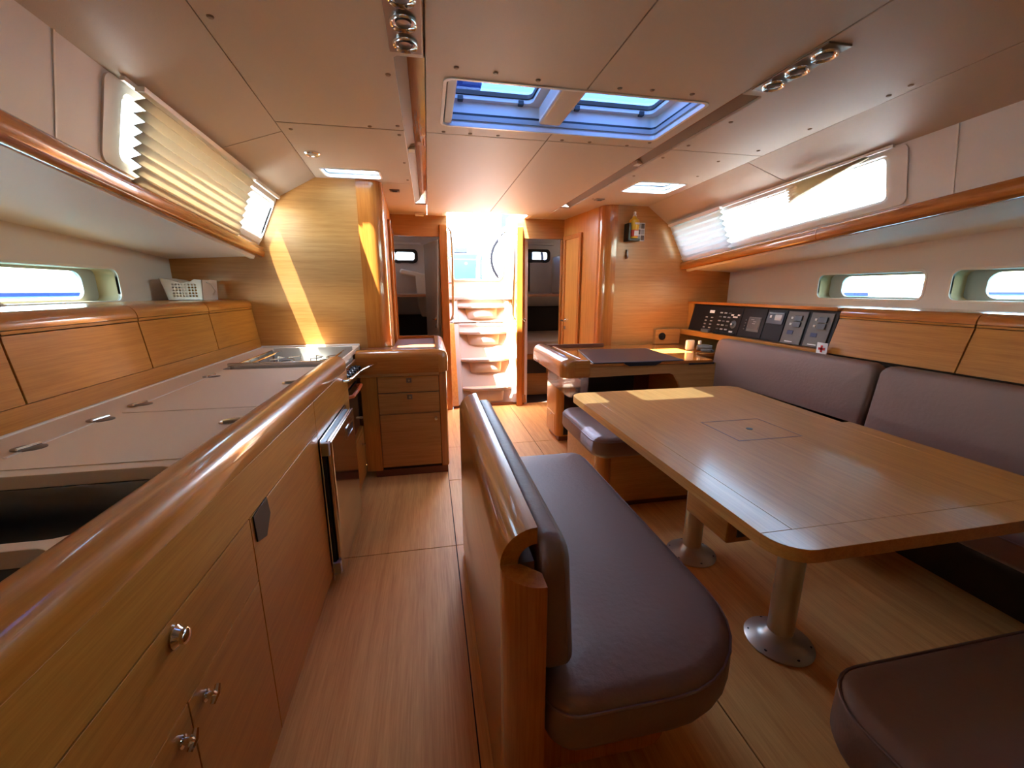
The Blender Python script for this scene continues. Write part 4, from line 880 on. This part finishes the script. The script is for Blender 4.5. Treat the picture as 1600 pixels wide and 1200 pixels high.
def on_panel(nm, mat, y0, y1, z0, z1, h, par, bev=0.001):
    m = MB().add([(fx(z0) - 0.0003, y0, z0), (fx(z0) - 0.0003, y1, z0), (fx(z1) - 0.0003, y1, z1), (fx(z1) - 0.0003, y0, z1), (fx(z0) - h, y0, z0), (fx(z0) - h, y1, z0), (fx(z1) - h, y1, z1), (fx(z1) - h, y0, z1)],
                 [(0, 1, 2, 3), (4, 7, 6, 5), (0, 4, 5, 1), (1, 5, 6, 2), (2, 6, 7, 3), (3, 7, 4, 0)])
    return build(nm, m, mat, par, bevel=bev, seg=1)
pA = thing('switch_panel', (2.36, 3.05, 0.92), 'black electrical switch panel with rows of small switches and white tags', 'panel')
on_panel('face', 'panel_black', 2.80, 3.40, 0.908, 1.118, 0.006, pA)
fx_ = fx; fx = lambda z: fx_(z) - 0.006
for i, y in enumerate((3.20, 3.13)):
    for j in range(4): on_panel('switch', 'grey_marker', y - 0.012, y + 0.012, 0.935 + j * 0.028, 0.944 + j * 0.028, 0.006, pA)
for i, y in enumerate((3.03, 2.98, 2.93)):
    for j in range(5): on_panel('switch', 'grey_marker' if (i + j) % 3 else 'handset_grey', y - 0.014, y + 0.014, 0.935 + j * 0.032, 0.945 + j * 0.032, 0.006, pA)
on_panel('white_tag', 'white_mark', 3.12, 3.18, 1.060, 1.082, 0.002, pA); on_panel('white_tag', 'white_mark', 2.885, 2.915, 1.050, 1.062, 0.002, pA)
on_panel('white_tag', 'white_mark', 2.82, 2.845, 1.053, 1.064, 0.002, pA); on_panel('white_tag', 'white_mark', 2.84, 2.89, 1.036, 1.048, 0.002, pA); on_panel('white_tag', 'white_mark', 2.85, 2.89, 0.922, 0.934, 0.002, pA)
build('rotary_switch', MB().lathe([(0.032, 0), (0.030, 0.004), (0.014, 0.006), (0.012, 0.018), (0.001, 0.019)], (fx(0.985), 2.865, 0.985), (-1, 0, 0.2), 18), 'handset_grey', pA)
build('rotary_pointer', MB().lathe([(0.008, 0.018), (0.006, 0.022), (0.001, 0.023)], (fx(0.985), 2.865, 0.985), (-1, 0, 0.2), 10), 'white_mark', pA)
fx = fx_
pB = thing('control_display', (2.36, 2.66, 0.92), 'black panel with small grey display beside the switch panel', 'display')
on_panel('face', 'panel_black', 2.565, 2.795, 0.908, 1.118, 0.006, pB)
fx = lambda z: fx_(z) - 0.006
on_panel('bezel', 'grey_panel', 2.595, 2.715, 0.950, 1.055, 0.004, pB); s_ = on_panel('glass', 'screen', 2.602, 2.708, 0.968, 1.048, 0.006, pB)
for j, (a, b) in enumerate(((2.66, 2.69), (2.635, 2.665), (2.64, 2.67))): on_panel('screen_mark', 'grey_marker', a, b, 1.034 - j * 0.014, 1.038 - j * 0.014, 0.0068, s_)
for j in range(4): on_panel('button', 'handset_grey', 2.735, 2.745, 0.96 + j * 0.022, 0.968 + j * 0.022, 0.005, pB)
fx = fx_
pC = thing('stereo_unit', (2.36, 2.48, 0.92), 'black stereo unit with small dial display', 'stereo')
on_panel('face', 'panel_black', 2.395, 2.56, 0.908, 1.118, 0.006, pC)
fx = lambda z: fx_(z) - 0.006
on_panel('front', 'black', 2.41, 2.548, 1.02, 1.10, 0.006, pC); on_panel('display', 'screen', 2.425, 2.482, 1.045, 1.083, 0.0075, pC); on_panel('key', 'white_mark', 2.512, 2.526, 1.06, 1.078, 0.008, pC); on_panel('strip', 'grey_marker', 2.415, 2.54, 1.090, 1.094, 0.0072, pC)
fx = fx_
for (y0, lab, txt) in ((2.235, 'left grey breaker panel next to the stereo', 'WINDLASS'), (2.060, 'right grey breaker panel next to the oak locker', 'MAIN 2')):
    p = thing('breaker_panel', (2.36, y0 + 0.07, 0.91), lab, 'panel', 'grey breaker panels')
    fx = fx_
    on_panel('face', 'grey_panel', y0, y0 + 0.150, 0.905, 1.112, 0.008, p)
    fx = lambda z: fx_(z) - 0.008
    for j in range(2):
        on_panel('breaker', 'black', y0 + 0.03, y0 + 0.085, 1.015 + j * 0.040, 1.048 + j * 0.040, 0.010, p); on_panel('lamp', 'white_mark', y0 + 0.10, y0 + 0.115, 1.024 + j * 0.040, 1.038 + j * 0.040, 0.005, p)
    on_panel('meter', 'dark_blue', y0 + 0.07, y0 + 0.115, 0.965, 0.990, 0.003, p); on_panel('name_strip', 'white_mark', y0 + 0.055, y0 + 0.115, 0.916, 0.922, 0.001, p)
fx = fx_
# things on the ledge
t = thing('radio_handset', (2.33, 3.1, 0.898), 'black radio handset with coiled cable on the instrument ledge', 'handset')
build('handset', MB().prism(rrect(2.293, 2.322, 3.10, 3.20, 0.010), 'z', 0.899, 0.925), 'handset_grey', t, bevel=0.004)
pts = [(2.31, 3.09 - 0.006 * i + 0.0, 0.906) for i in range(8)]
cpts = [(2.305 + 0.010 * math.cos(i * 0.9), 3.05 - 0.0022 * i, 0.911 + 0.010 * math.sin(i * 0.9)) for i in range(110)]
build('coiled_cable', MB().tube([(2.308, 3.10, 0.906), (2.308, 3.07, 0.905)] + cpts, 0.003, 5), 'black', t)
t = thing('small_clock', (2.10, 3.08, ZN), 'small white square box on the chart table corner', 'clock')
build('case', MB().prism(rrect(2.085, 2.155, ZN + 0.001, ZN + 0.085, 0.012), 'y', 3.06, 3.085), 'white_plastic', t, bevel=0.004); build('face', MB().plate(rrect(2.10, 2.14, ZN + 0.022, ZN + 0.065, 0.006), [], 3.058, 3.0605, FY), 'worktop_edge', t)
t = thing('remote_control', (2.2, 2.98, ZN), 'grey corded windlass remote lying on the chart table corner', 'remote')
build('body', MB().tube([(2.15, 3.02, ZN + 0.03), (2.19, 3.0, ZN + 0.03), (2.245, 2.96, ZN + 0.03)], [0.022, 0.028, 0.022], 10), 'handset_grey', t); build('cable', MB().tube([(2.15 + 0.016 * math.cos(i * .8) + i * 0.0006, 2.95 - i * 0.0006, ZN + 0.014 + 0.010 * math.sin(i * .8)) for i in range(90)], 0.004, 5), 'handset_grey', t); bx('white_top', 'white_plastic', t, 2.155, 2.175, 3.0, 3.02, ZN + 0.055, ZN + 0.085, bevel=0.003)
t = thing('speaker', (2.10, YR - 0.03, 0.80), 'small round black loudspeaker in the chart table corner', 'speaker')
bx('board', 'oak_x', t, 2.02, 2.27, YR - 0.05, YR - 0.003, ZN + 0.001, 0.90, bevel=0.006); build('cone', MB().lathe([(0.034, 0), (0.034, 0.005), (0.026, 0.007), (0.012, 0.002), (0.001, 0.002)], (2.085, YR - 0.05, 0.835), (0, -1, 0), 20), 'black', t)
t = thing('first_aid_card', (2.31, 2.035, 0.90), 'white card with a red cross beside the breaker panels', 'card')
bx('card', 'white_mark', t, 2.272, 2.276, 1.995, 2.062, 0.874, 0.945); bx('cross_bar', 'red_mark', t, 2.2705, 2.2715, 2.008, 2.050, 0.902, 0.917); bx('cross_bar', 'red_mark', t, 2.2705, 2.2715, 2.022, 2.036, 0.889, 0.930)
# things on the chart bulkhead
t = thing('bottle_in_bracket', (1.74, YR - 0.04, 1.66), 'yellow bottle with red and white label in a black wall bracket', 'bottle')
build('bottle', MB().lathe([(0.034, 0.02), (0.037, 0.03), (0.037, 0.08), (0.045, 0.13), (0.040, 0.165), (0.018, 0.185), (0.014, 0.20)], (1.742, YR - 0.05, 1.66), n=20), 'yellow', t)
build('label_band', MB().lathe([(0.0375, 0.032), (0.038, 0.034), (0.038, 0.086), (0.0375, 0.088)], (1.742, YR - 0.05, 1.66), n=20), 'red_label', t)
bx('label_patch', 'white_mark', t, 1.728, 1.766, YR - 0.0915, YR - 0.087, 1.698, 1.738); bx('label_patch', 'white_mark', t, 1.73, 1.768, YR - 0.0965, YR - 0.092, 1.788, 1.803)
build('nozzle', MB().lathe([(0.016, 0.195), (0.016, 0.205), (0.010, 0.21), (0.010, 0.232), (0.004, 0.236)], (1.742, YR - 0.05, 1.66), n=14), 'white_plastic', t)
bx('bracket', 'black', t, 1.675, 1.697, YR - 0.09, YR - 0.001, 1.655, 1.80, bevel=0.004); bx('bracket_base', 'black', t, 1.675, 1.785, YR - 0.09, YR - 0.001, 1.655, 1.675, bevel=0.004)
t = thing('picture_card', (1.83, YR - 0.003, 1.665), 'small card with black and white pictures behind the yellow bottle', 'card')
bx('card', 'white_mark', t, 1.79, 1.868, YR - 0.004, YR - 0.001, 1.665, 1.815)
for i in range(2):
    for j in range(3): bx('picture', 'grey_panel' if (i + j) % 2 else 'grey_marker', t, 1.796 + i * 0.036, 1.828 + i * 0.036, YR - 0.0048, YR - 0.0038, 1.671 + j * 0.048, 1.713 + j * 0.048)
t = thing('wall_hook', (1.71, YR - 0.01, 1.53), 'small dark red wooden hook block on the chart bulkhead', 'hook')
bx('block', 'mahogany', t, 1.700, 1.716, YR - 0.028, YR - 0.001, 1.515, 1.59, bevel=0.004); bx('peg', 'mahogany', t, 1.702, 1.714, YR - 0.04, YR - 0.028, 1.52, 1.54, bevel=0.003)

# ================================================================ SETTEE AND ITS LOCKERS (RIGHT)
for (a, b, lab) in ((1.40, 2.03, 'oak locker behind the settee, next to the instrument panels'), (0.72, 1.398, 'oak locker behind the settee at the right picture edge'), (0.04, 0.718, 'oak locker behind the settee, nearest the viewer')):
    locker_top('settee_locker', a, b, False, lab, 'oak lockers behind the settee')
build('backrest_board', MB().prism([(2.295, 0.851), (2.33, 0.851), (2.33, 0.46), (2.236, 0.46)], 'y', 0.72, 2.86), 'oak_y', None, label='oak board behind the settee cushions', cat='board')
def back_cushion(y0, y1, label):
    t = thing('back_cushion', (2.2, (y0 + y1) / 2, 0.46), label, 'cushion', 'settee back cushions')
    m = MB().cushion(y0, y1, 0.0, 0.42, 0.0, 0.085, [0.04, 0.04, 0.05, 0.05], e=0.028, crown=0.012)
    # map: (u along y, v up, t towards the saloon)
    m.v = [(2.232 + 0.055 * (v[1] / 0.42) - v[2], v[0], 0.462 + v[1]) for v in m.v]
    build('cushion', m, 'leather', t, ang=60)
    pts = [(2.232 + 0.055 * (v / 0.42) - 0.062, u, 0.462 + v) for u, v in rrect(y0 + 0.006, y1 - 0.006, 0.006, 0.414, [0.04, 0.04, 0.05, 0.05])]
    build('piping', MB().tube(pts, 0.0035, 6, closed=True), 'leather_pipe', t)
back_cushion(1.655, 2.86, 'dark grey leather back cushion next to the chart table')
back_cushion(0.42, 1.640, 'dark grey leather back cushion at the right picture edge')
def seat(name, b, r, label, e=0.04):
    t = thing(name, ((b[0] + b[1]) / 2, (b[2] + b[3]) / 2, b[4]), label, 'cushion')
    build('cushion', MB().cushion(*b, r, e=e, crown=0.010), 'leather', t, ang=60)
    rr = r if isinstance(r, (list, tuple)) else [r] * 4
    pts = [(x, y, b[5] - 0.026) for x, y in rrect(b[0] + 0.002, b[1] - 0.002, b[2] + 0.002, b[3] - 0.002, rr, 8)]
    build('piping', MB().tube(pts, 0.0035, 6, closed=True), 'leather_pipe', t); return t
seat('seat_cushion', (0.86, 2.155, 1.99, 2.66, 0.335, 0.455), [0.09, 0.03, 0.03, 0.10], 'dark grey leather seat cushion at the far end of the table')
seat('seat_cushion', (1.87, 2.155, 0.605, 1.98, 0.335, 0.455), 0.03, 'dark grey leather seat cushion between the table and the right hull side')
seat('seat_cushion', (0.775, 2.155, -0.55, 0.595, 0.31, 0.458), [0.05, 0.03, 0.05, 0.12], 'dark leather seat cushion in the near right corner', e=0.05)
sb = thing('settee', (1.6, 2.3, 0), 'oak settee base under the cushion at the far end of the table', 'settee')
m = MB().prism(rrect(0.91, 2.25, 2.04, 2.64, [0.05, 0.01, 0.01, 0.05]), 'z', 0.04, 0.333); build('carcass', m, 'oak_x', sb)
m = MB().prism(rrect(0.905, 0.975, 2.035, 2.105, [0.05, 0.004, 0.004, 0.004]), 'z', 0.0402, 0.3332); build('corner_post', m, 'trim_z', sb)
m = MB().prism(rrect(0.905, 2.25, 2.03, 2.65, [0.055, 0.01, 0.01, 0.05]), 'z', 0.3202, 0.3345); build('top_edge', m, 'oak_x', sb, bevel=0.002)
bx('plinth', 'mahogany', sb, 0.94, 2.25, 2.06, 2.63, 0.001, 0.04)
sb = thing('settee', (2.0, 1.3, 0), 'recessed settee base below the right hand seat, painted dark for its shade', 'settee')
bx('carcass', 'dark', sb, 2.19, 2.25, 0.52, 2.02, 0.001, 0.315); bx('seat_board', 'dark', sb, 1.90, 2.25, 0.60, 2.02, 0.316, 0.334)  # dark colour stands in for the shadowed recess under the seat
sb = thing('settee', (1.5, 0.0, 0), 'oak settee base under the near right seat', 'settee')
bx('carcass', 'oak_x', sb, 0.90, 2.25, -0.50, 0.50, 0.05, 0.308); bx('plinth', 'mahogany', sb, 0.94, 2.25, -0.48, 0.46, 0.001, 0.05)

# ================================================================ BENCH IN THE MIDDLE
BN = thing('saloon_bench', (0.4, 1.25, 0), 'oak backed saloon bench between galley and table', 'bench')
bx('back_panel', 'gloss_y', BN, 0.115, 0.150, 0.70, 1.80, 0.03, 0.722)
R_ = 0.075
prof = [(0.19 - R_ * math.cos(math.radians(90 * k / 10)), 0.722 + R_ * math.sin(math.radians(90 * k / 10))) for k in range(11)]
inner = [(0.19 - (R_ - 0.036) * math.cos(math.radians(90 * k / 10)), 0.722 + (R_ - 0.036) * math.sin(math.radians(90 * k / 10))) for k in range(11)]
build('rolled_top', MB().prism(prof + inner[::-1], 'y', 0.702, 1.80), 'gloss_y', BN, ang=50)
q = [(0.19 - R_ * math.cos(math.radians(90 * k / 10)), 0.70 - R_ * math.sin(math.radians(90 * k / 10))) for k in range(11)]
build('end_post', MB().prism(q + [(0.19, 0.665), (0.155, 0.70)], 'z', 0.03, 0.722), 'trim_z', BN, ang=50)
q2 = [(x, 2.50 - y) for x, y in q]
build('end_post', MB().prism([(x, y) for x, y in q2] + [(0.19, 1.835), (0.155, 1.80)], 'z', 0.03, 0.722), 'trim_z', BN, ang=50)
bx('inner_panel', 'mahogany', BN, 0.150, 0.185, 0.705, 1.795, 0.03, 0.72)
m = MB().prism(rrect(0.19, 0.62, 0.78, 1.78, [0.01, 0.10, 0.06, 0.01]), 'z', 0.05, 0.322); build('base', m, 'trim_z', BN)
bx('plinth', 'mahogany', BN, 0.13, 0.58, 0.82, 1.75, 0.001, 0.05)
m = MB().prism(rrect(0.19, 0.66, 0.67, 1.83, [0.05, 0.22, 0.06, 0.01]), 'z', 0.322, 0.337); build('seat_board', m, 'oak_y', BN)
seat('seat_cushion', (0.194, 0.725, 0.60, 1.865, 0.338, 0.462), [0.07, 0.26, 0.07, 0.02], 'dark grey leather seat cushion on the middle bench', e=0.045)
t = thing('back_cushion', (0.23, 1.2, 0.47), 'dark grey leather back cushion against the middle bench back', 'cushion')
m = MB().cushion(0.668, 1.80, 0.0, 0.30, 0.0, 0.075, [0.03, 0.03, 0.05, 0.05], e=0.028, crown=0.010)
m.v = [(0.194 + v[2] * (1.0 - 0.25 * v[1] / 0.30), v[0], 0.476 + v[1]) for v in m.v]
build('cushion', m, 'leather', t, ang=60)
build('piping', MB().tube([(0.252 - 0.018 * v / 0.3, u, 0.476 + v) for u, v in rrect(0.672, 1.796, 0.004, 0.296, [0.03, 0.03, 0.05, 0.05])], 0.0035, 6, closed=True), 'leather_pipe', t)

# ================================================================ SALOON TABLE
tb = thing('saloon_table', (1.2, 1.32, 0), 'large varnished oak saloon table on two metal pedestals', 'table')
ZT = 0.72
tx0, tx1, ty0, ty1 = 0.705, 1.685, 0.625, 2.005
def tplate(nm, pts, mat, z0=ZT - 0.032, z1=ZT, bev=0.003, holes=()): return build(nm, MB().plate(pts, list(holes), z0, z1, FZ), mat, tb, bevel=bev)
# frame: two long fiddled sides, near end, far end; centre field
near = [(tx0, 0.672), (tx0, 0.70)] 
def arc(cx, cy, r, a0, a1, n=6): return [(cx + r * math.cos(math.radians(a0 + (a1 - a0) * k / n)), cy + r * math.sin(math.radians(a0 + (a1 - a0) * k / n))) for k in range(n + 1)]
r = 0.075
tplate('end_board', arc(tx0 + r, ty0 + r, r, 180, 270) + arc(tx1 - r, ty0 + r, r, 270, 360) + [(tx1, ty0 + 0.0763), (tx0, ty0 + 0.0763)], 'table_oak', bev=0.0012)
tplate('side_board', [(tx0, ty0 + 0.077), (tx0 + 0.082, ty0 + 0.077), (tx0 + 0.082, ty1)] + arc(tx0 + r, ty1 - r, r, 90, 180), 'table_oak')
tplate('centre_board', [(tx0 + 0.083, ty0 + 0.0765), (tx1 - 0.083, ty0 + 0.0765), (tx1 - 0.083, ty1), (tx0 + 0.083, ty1)], 'table_oak', bev=0.0006)
tplate('side_board', [(tx1 - 0.082, ty0 + 0.077), (tx1, ty0 + 0.077)] + arc(tx1 - r, ty1 - r, r, 0, 90) + [(tx1 - 0.082, ty1)], 'table_oak')
# inlaid lid with finger hole
ix0, ix1, iy0, iy1 = 1.073, 1.343, 1.215, 1.437
tplate('inlay_line', [(ix0, iy0), (ix1, iy0), (ix1, iy1), (ix0, iy1)], 'inlay', ZT, ZT + 0.0006, 0, [[(ix0 + 0.005, iy0 + 0.005), (ix1 - 0.005, iy0 + 0.005), (ix1 - 0.005, iy1 - 0.005), (ix0 + 0.005, iy1 - 0.005)]])
build('finger_hole', MB().lathe([(0.012, 0), (0.012, 0.0012), (0.001, 0.0013)], (1.21, 1.327, ZT), n=18), 'black', tb)
bx('bottle_box', 'oak_y', tb, 1.06, 1.345, 1.20, 1.455, 0.315, ZT - 0.033, bevel=0.008, seg=2)
bx('bottle_box_shade', 'dark', tb, 1.10, 1.315, 1.1965, 1.2005, 0.34, 0.60)  # dark sheet painted in for the shaded inside of the open box
bx('under_rail', 'oak_y', tb, 0.79, 0.82, 0.75, 1.90, ZT - 0.062, ZT - 0.033); bx('under_rail', 'oak_y', tb, 1.57, 1.60, 0.75, 1.90, ZT - 0.062, ZT - 0.033)
for y in (1.05, 1.575):
    pd = build('pedestal', MB().lathe([(0.042, 0.03), (0.042, ZT - 0.033)], (1.20, y, 0), n=28), 'alu', tb)
    build('base_disc', MB().lathe([(0.111, 0.001), (0.112, 0.006), (0.106, 0.011), (0.075, 0.022), (0.052, 0.034), (0.044, 0.050), (0.0422, 0.051)], (1.20, y, 0), n=36), 'alu', pd)
    for k in range(6):
        a = 2 * math.pi * k / 6 + 0.4
        build('disc_screw', MB().lathe([(0.0055, 0.010), (0.0055, 0.0145), (0.001, 0.015)], (1.20 + 0.096 * math.cos(a), y + 0.096 * math.sin(a), 0), n=8), 'black', pd)

# ================================================================ OUTSIDE: COCKPIT, WATER, BOATS
ck = thing('cockpit', (0.59, 6.8, 1.2), 'sunlit white cockpit moulding beyond the companionway', 'cockpit', kind='structure')
bx('cockpit_sole', 'teak_tread', ck, -1.2, 2.4, 5.045, 9.6, 1.17, 1.20); bx('side_coaming', 'gelcoat', ck, -1.2, -0.6, 5.3, 9.6, 1.2, 1.75, bevel=0.03); bx('side_coaming', 'gelcoat', ck, 1.78, 2.4, 5.3, 9.6, 1.2, 1.72, bevel=0.03)
pdl = thing('steering_pedestal', (0.55, 6.9, 1.2), 'pale blue cockpit table pedestal with round emblem and plotter on top', 'pedestal')
m = MB().loft([[(0.585 - w, 6.9 - 0.16, z), (0.585 + w, 6.9 - 0.16, z), (0.585 + w, 7.1, z), (0.585 - w, 7.1, z)] for w, z in ((0.155, 1.2), (0.185, 1.70), (0.20, 1.80))]); build('body', m, 'cockpit_blue', pdl, bevel=0.015, seg=3)
bx('seam', 'frame_grey', pdl, 0.40, 0.77, 6.736, 6.742, 1.712, 1.718)
build('emblem', MB().lathe([(0.030, 0), (0.030, 0.004), (0.020, 0.006), (0.001, 0.006)], (0.60, 6.745, 1.655), (0, -1, 0), 18), 'handset_grey', pdl)
bx('plotter', 'black', pdl, 0.42, 0.63, 6.80, 6.92, 1.815, 1.90, bevel=0.01)
for x in (0.335, 0.84):
    build('guard_tube', MB().tube([(x, 6.78, 1.2), (x, 6.78, 1.70), (x + 0.02, 6.80, 1.76), (x + 0.02, 6.95, 1.78)], 0.018, 10), 'cockpit_blue', pdl)
t = thing('ship_helm', (1.55, 7.6, 1.3), 'large dark rimmed steering wheel in the cockpit', 'wheel')
build('rim', MB().tube([(1.60 + 0.47 * math.cos(2 * math.pi * k / 40), 7.6, 1.79 + 0.47 * math.sin(2 * math.pi * k / 40)) for k in range(40)], 0.026, 8, closed=True), 'wheel_rubber', t)
for k in range(5): build('spoke', MB().tube([(1.60, 7.6, 1.79), (1.60 + 0.46 * math.cos(2 * math.pi * k / 5 + .62), 7.6, 1.79 + 0.46 * math.sin(2 * math.pi * k / 5 + .62))], 0.007, 6), 'chrome', t)
bx('post', 'cockpit_blue', t, 1.30, 1.70, 7.66, 7.9, 1.2, 1.88, bevel=0.03)
t = thing('backrest_pad', (1.22, 6.2, 1.2), 'grey blue cockpit cushion at the right of the companionway opening', 'cushion')
build('pad', MB().cushion(1.14, 1.5, 6.0, 6.6, 1.21, 1.80, 0.05), 'cockpit_blue', t)
t = thing('ensign', (1.18, 6.4, 2.25), 'dark blue canvas corner seen at the top of the companionway', 'canvas')
m = MB().add([(1.10, 6.4, 2.13), (1.12, 6.4, 2.50), (1.65, 6.4, 2.50), (1.10, 6.42, 2.13), (1.12, 6.42, 2.50), (1.65, 6.42, 2.50)], [(0, 1, 2), (3, 5, 4), (0, 3, 4, 1), (1, 4, 5, 2), (2, 5, 3, 0)]); build('cloth', m, 'boat_blue', t); build('pole', MB().tube([(1.95, 6.41, 1.72), (1.95, 6.41, 2.51), (1.50, 6.41, 2.51), (1.12, 6.41, 2.51)], 0.015, 8), 'chrome', t)
t = thing('sail_cover_stand_in', (0.0, 5.8, 2.0), 'dark blue canvas standing in for the boom sail cover, glimpsed through the left hatch pane', 'awning')  # added stand-in for the sail cover, set aft; also shades the cockpit
m = MB()
m.loft([[(x, y, z) for x, z in ((-1.1, 3.30), (-0.6, 3.42), (0.0, 3.46), (0.45, 3.44), (0.66, 3.40), (0.66, 3.42), (0.45, 3.46), (0.0, 3.48), (-0.6, 3.44), (-1.1, 3.32))] for y in (5.0, 5.6, 6.9)])
build('canvas', m, 'boat_blue', t)
build('bow_tube', MB().tube([(-1.0, 5.35, 2.0), (-1.05, 5.3, 2.9), (-1.0, 5.2, 3.28), (-0.5, 5.15, 3.40), (0.62, 5.15, 3.385)], 0.013, 8), 'chrome', t)
build('bow_tube', MB().tube([(-1.0, 6.8, 1.75), (-1.05, 6.8, 2.9), (-1.0, 6.8, 3.28), (-0.5, 6.8, 3.40), (0.62, 6.8, 3.385)], 0.013, 8), 'chrome', t)
# water with a hole for the hull
m = MB().plate([(-400, -400), (400, -400), (400, 400), (-400, 400)], [[(-2.0, -6), (3.2, -6), (3.2, 10), (-2.0, 10)]], 0.35, 0.36, FZ)
build('sea_water', m, 'sea', None, label='blue green harbour water outside the portholes', cat='water', kind='structure')
for (x, nm, lab) in ((-160, 'hill', 'low wooded hills beyond the left porthole'), (170, 'hill', 'low wooded hills beyond the right portholes')):
    m = MB(); rings = []
    for i in range(41):
        y = -160 + 12 * i; h = 2.6 + 1.2 * math.sin(i * 0.5 + x) + 0.8 * math.sin(i * 1.3); rings.append([(x - 25, y, 0.2), (x - 8, y, h * 0.8), (x, y, h), (x + 10, y, h * 0.75), (x + 25, y, 0.2)])
    build(nm, m.loft(rings), 'shore', None, label=lab, cat='hill', kind='structure')
def sailboat(loc, L, label, col):
    x, y = loc; t = thing('sailboat', (x, y, 0.36), label, 'sailboat', 'moored sailing boats outside')
    secs = []
    for u, w, zt in ((-0.5, 0.10, 1.0), (-0.4, 0.13, 1.0), (-0.1, 0.16, 1.05), (0.2, 0.13, 1.15), (0.42, 0.05, 1.3), (0.5, 0.005, 1.4)):
        w *= L; secs.append([(x + L * u, y - w, 0.36 + zt), (x + L * u, y - w * 0.8, 0.36), (x + L * u, y + w * 0.8, 0.36), (x + L * u, y + w, 0.36 + zt)])
    build('hull', MB().loft(secs), 'boat_white', t)
    build('cabin', MB().prism([(x - 0.2 * L, 1.35), (x - 0.17 * L, 1.85), (x + 0.12 * L, 1.75), (x + 0.22 * L, 1.45)], 'y', y - 0.08 * L, y + 0.08 * L), 'boat_white', t)
    build('mast', MB().tube([(x, y, 1.5), (x, y, 1.5 + L * 1.15)], 0.09, 8), 'grey_marker', t)
    build('boom', MB().tube([(x, y, 2.9), (x - 0.4 * L, y, 2.8)], 0.16, 8), col, t)
    build('sheer_stripe', MB().box(x - 0.45 * L, x + 0.15 * L, y - 0.163 * L, y + 0.163 * L, 1.05, 1.16), 'boat_blue', t); return t
def turned(t, deg):
    t.rotation_euler.z = math.radians(deg)
for (x, y, L, a, lab, c) in ((-13, 19, 10, 78, 'moored white sailing boat with blue boom seen through the galley porthole', 'boat_blue'), (-19, 21, 11, 100, 'moored white sailing boat behind the first one outside the galley porthole', 'boat_white'),
                             (16, 16, 10, 85, 'moored white sailing boat seen through the porthole near the chart table', 'boat_blue'), (26, 13.5, 11, 95, 'moored white sailing boat seen through the porthole at the right edge', 'boat_blue'), (40, 26, 12, 80, 'distant white sailing boat beyond the right portholes', 'boat_white')):
    turned(sailboat((x, y), L, lab, c), a)

# ---------------------------------------------------------------- portals guide the sampling of skylight (they emit nothing)
fl, fr2 = side_pt(True), side_pt(False)
def mid(f, y): return f(y, 0.53, -0.07)
portal('portal_window_left', mid(fl, 2.32), (1.33, 0.26), (1, 0, 0)); portal('portal_window_right', mid(fr2, 2.54), (1.72, 0.26), (-1, 0, 0))
portal('portal_hatch', (0.59, 1.77, 2.14), (1.0, 0.46), (0, 0, -1)); portal('portal_hatch_left', (-0.43, 2.91, 2.12), (0.32, 0.2), (0, 0, -1)); portal('portal_hatch_right', (1.58, 2.885, 2.12), (0.34, 0.28), (0, 0, -1))
portal('portal_companionway', (0.59, 5.06, 1.70), (0.80, 0.72), (0, -1, 0)); portal('portal_companionway_roof', (0.59, 4.60, 2.12), (0.78, 1.0), (0, 0, -1))
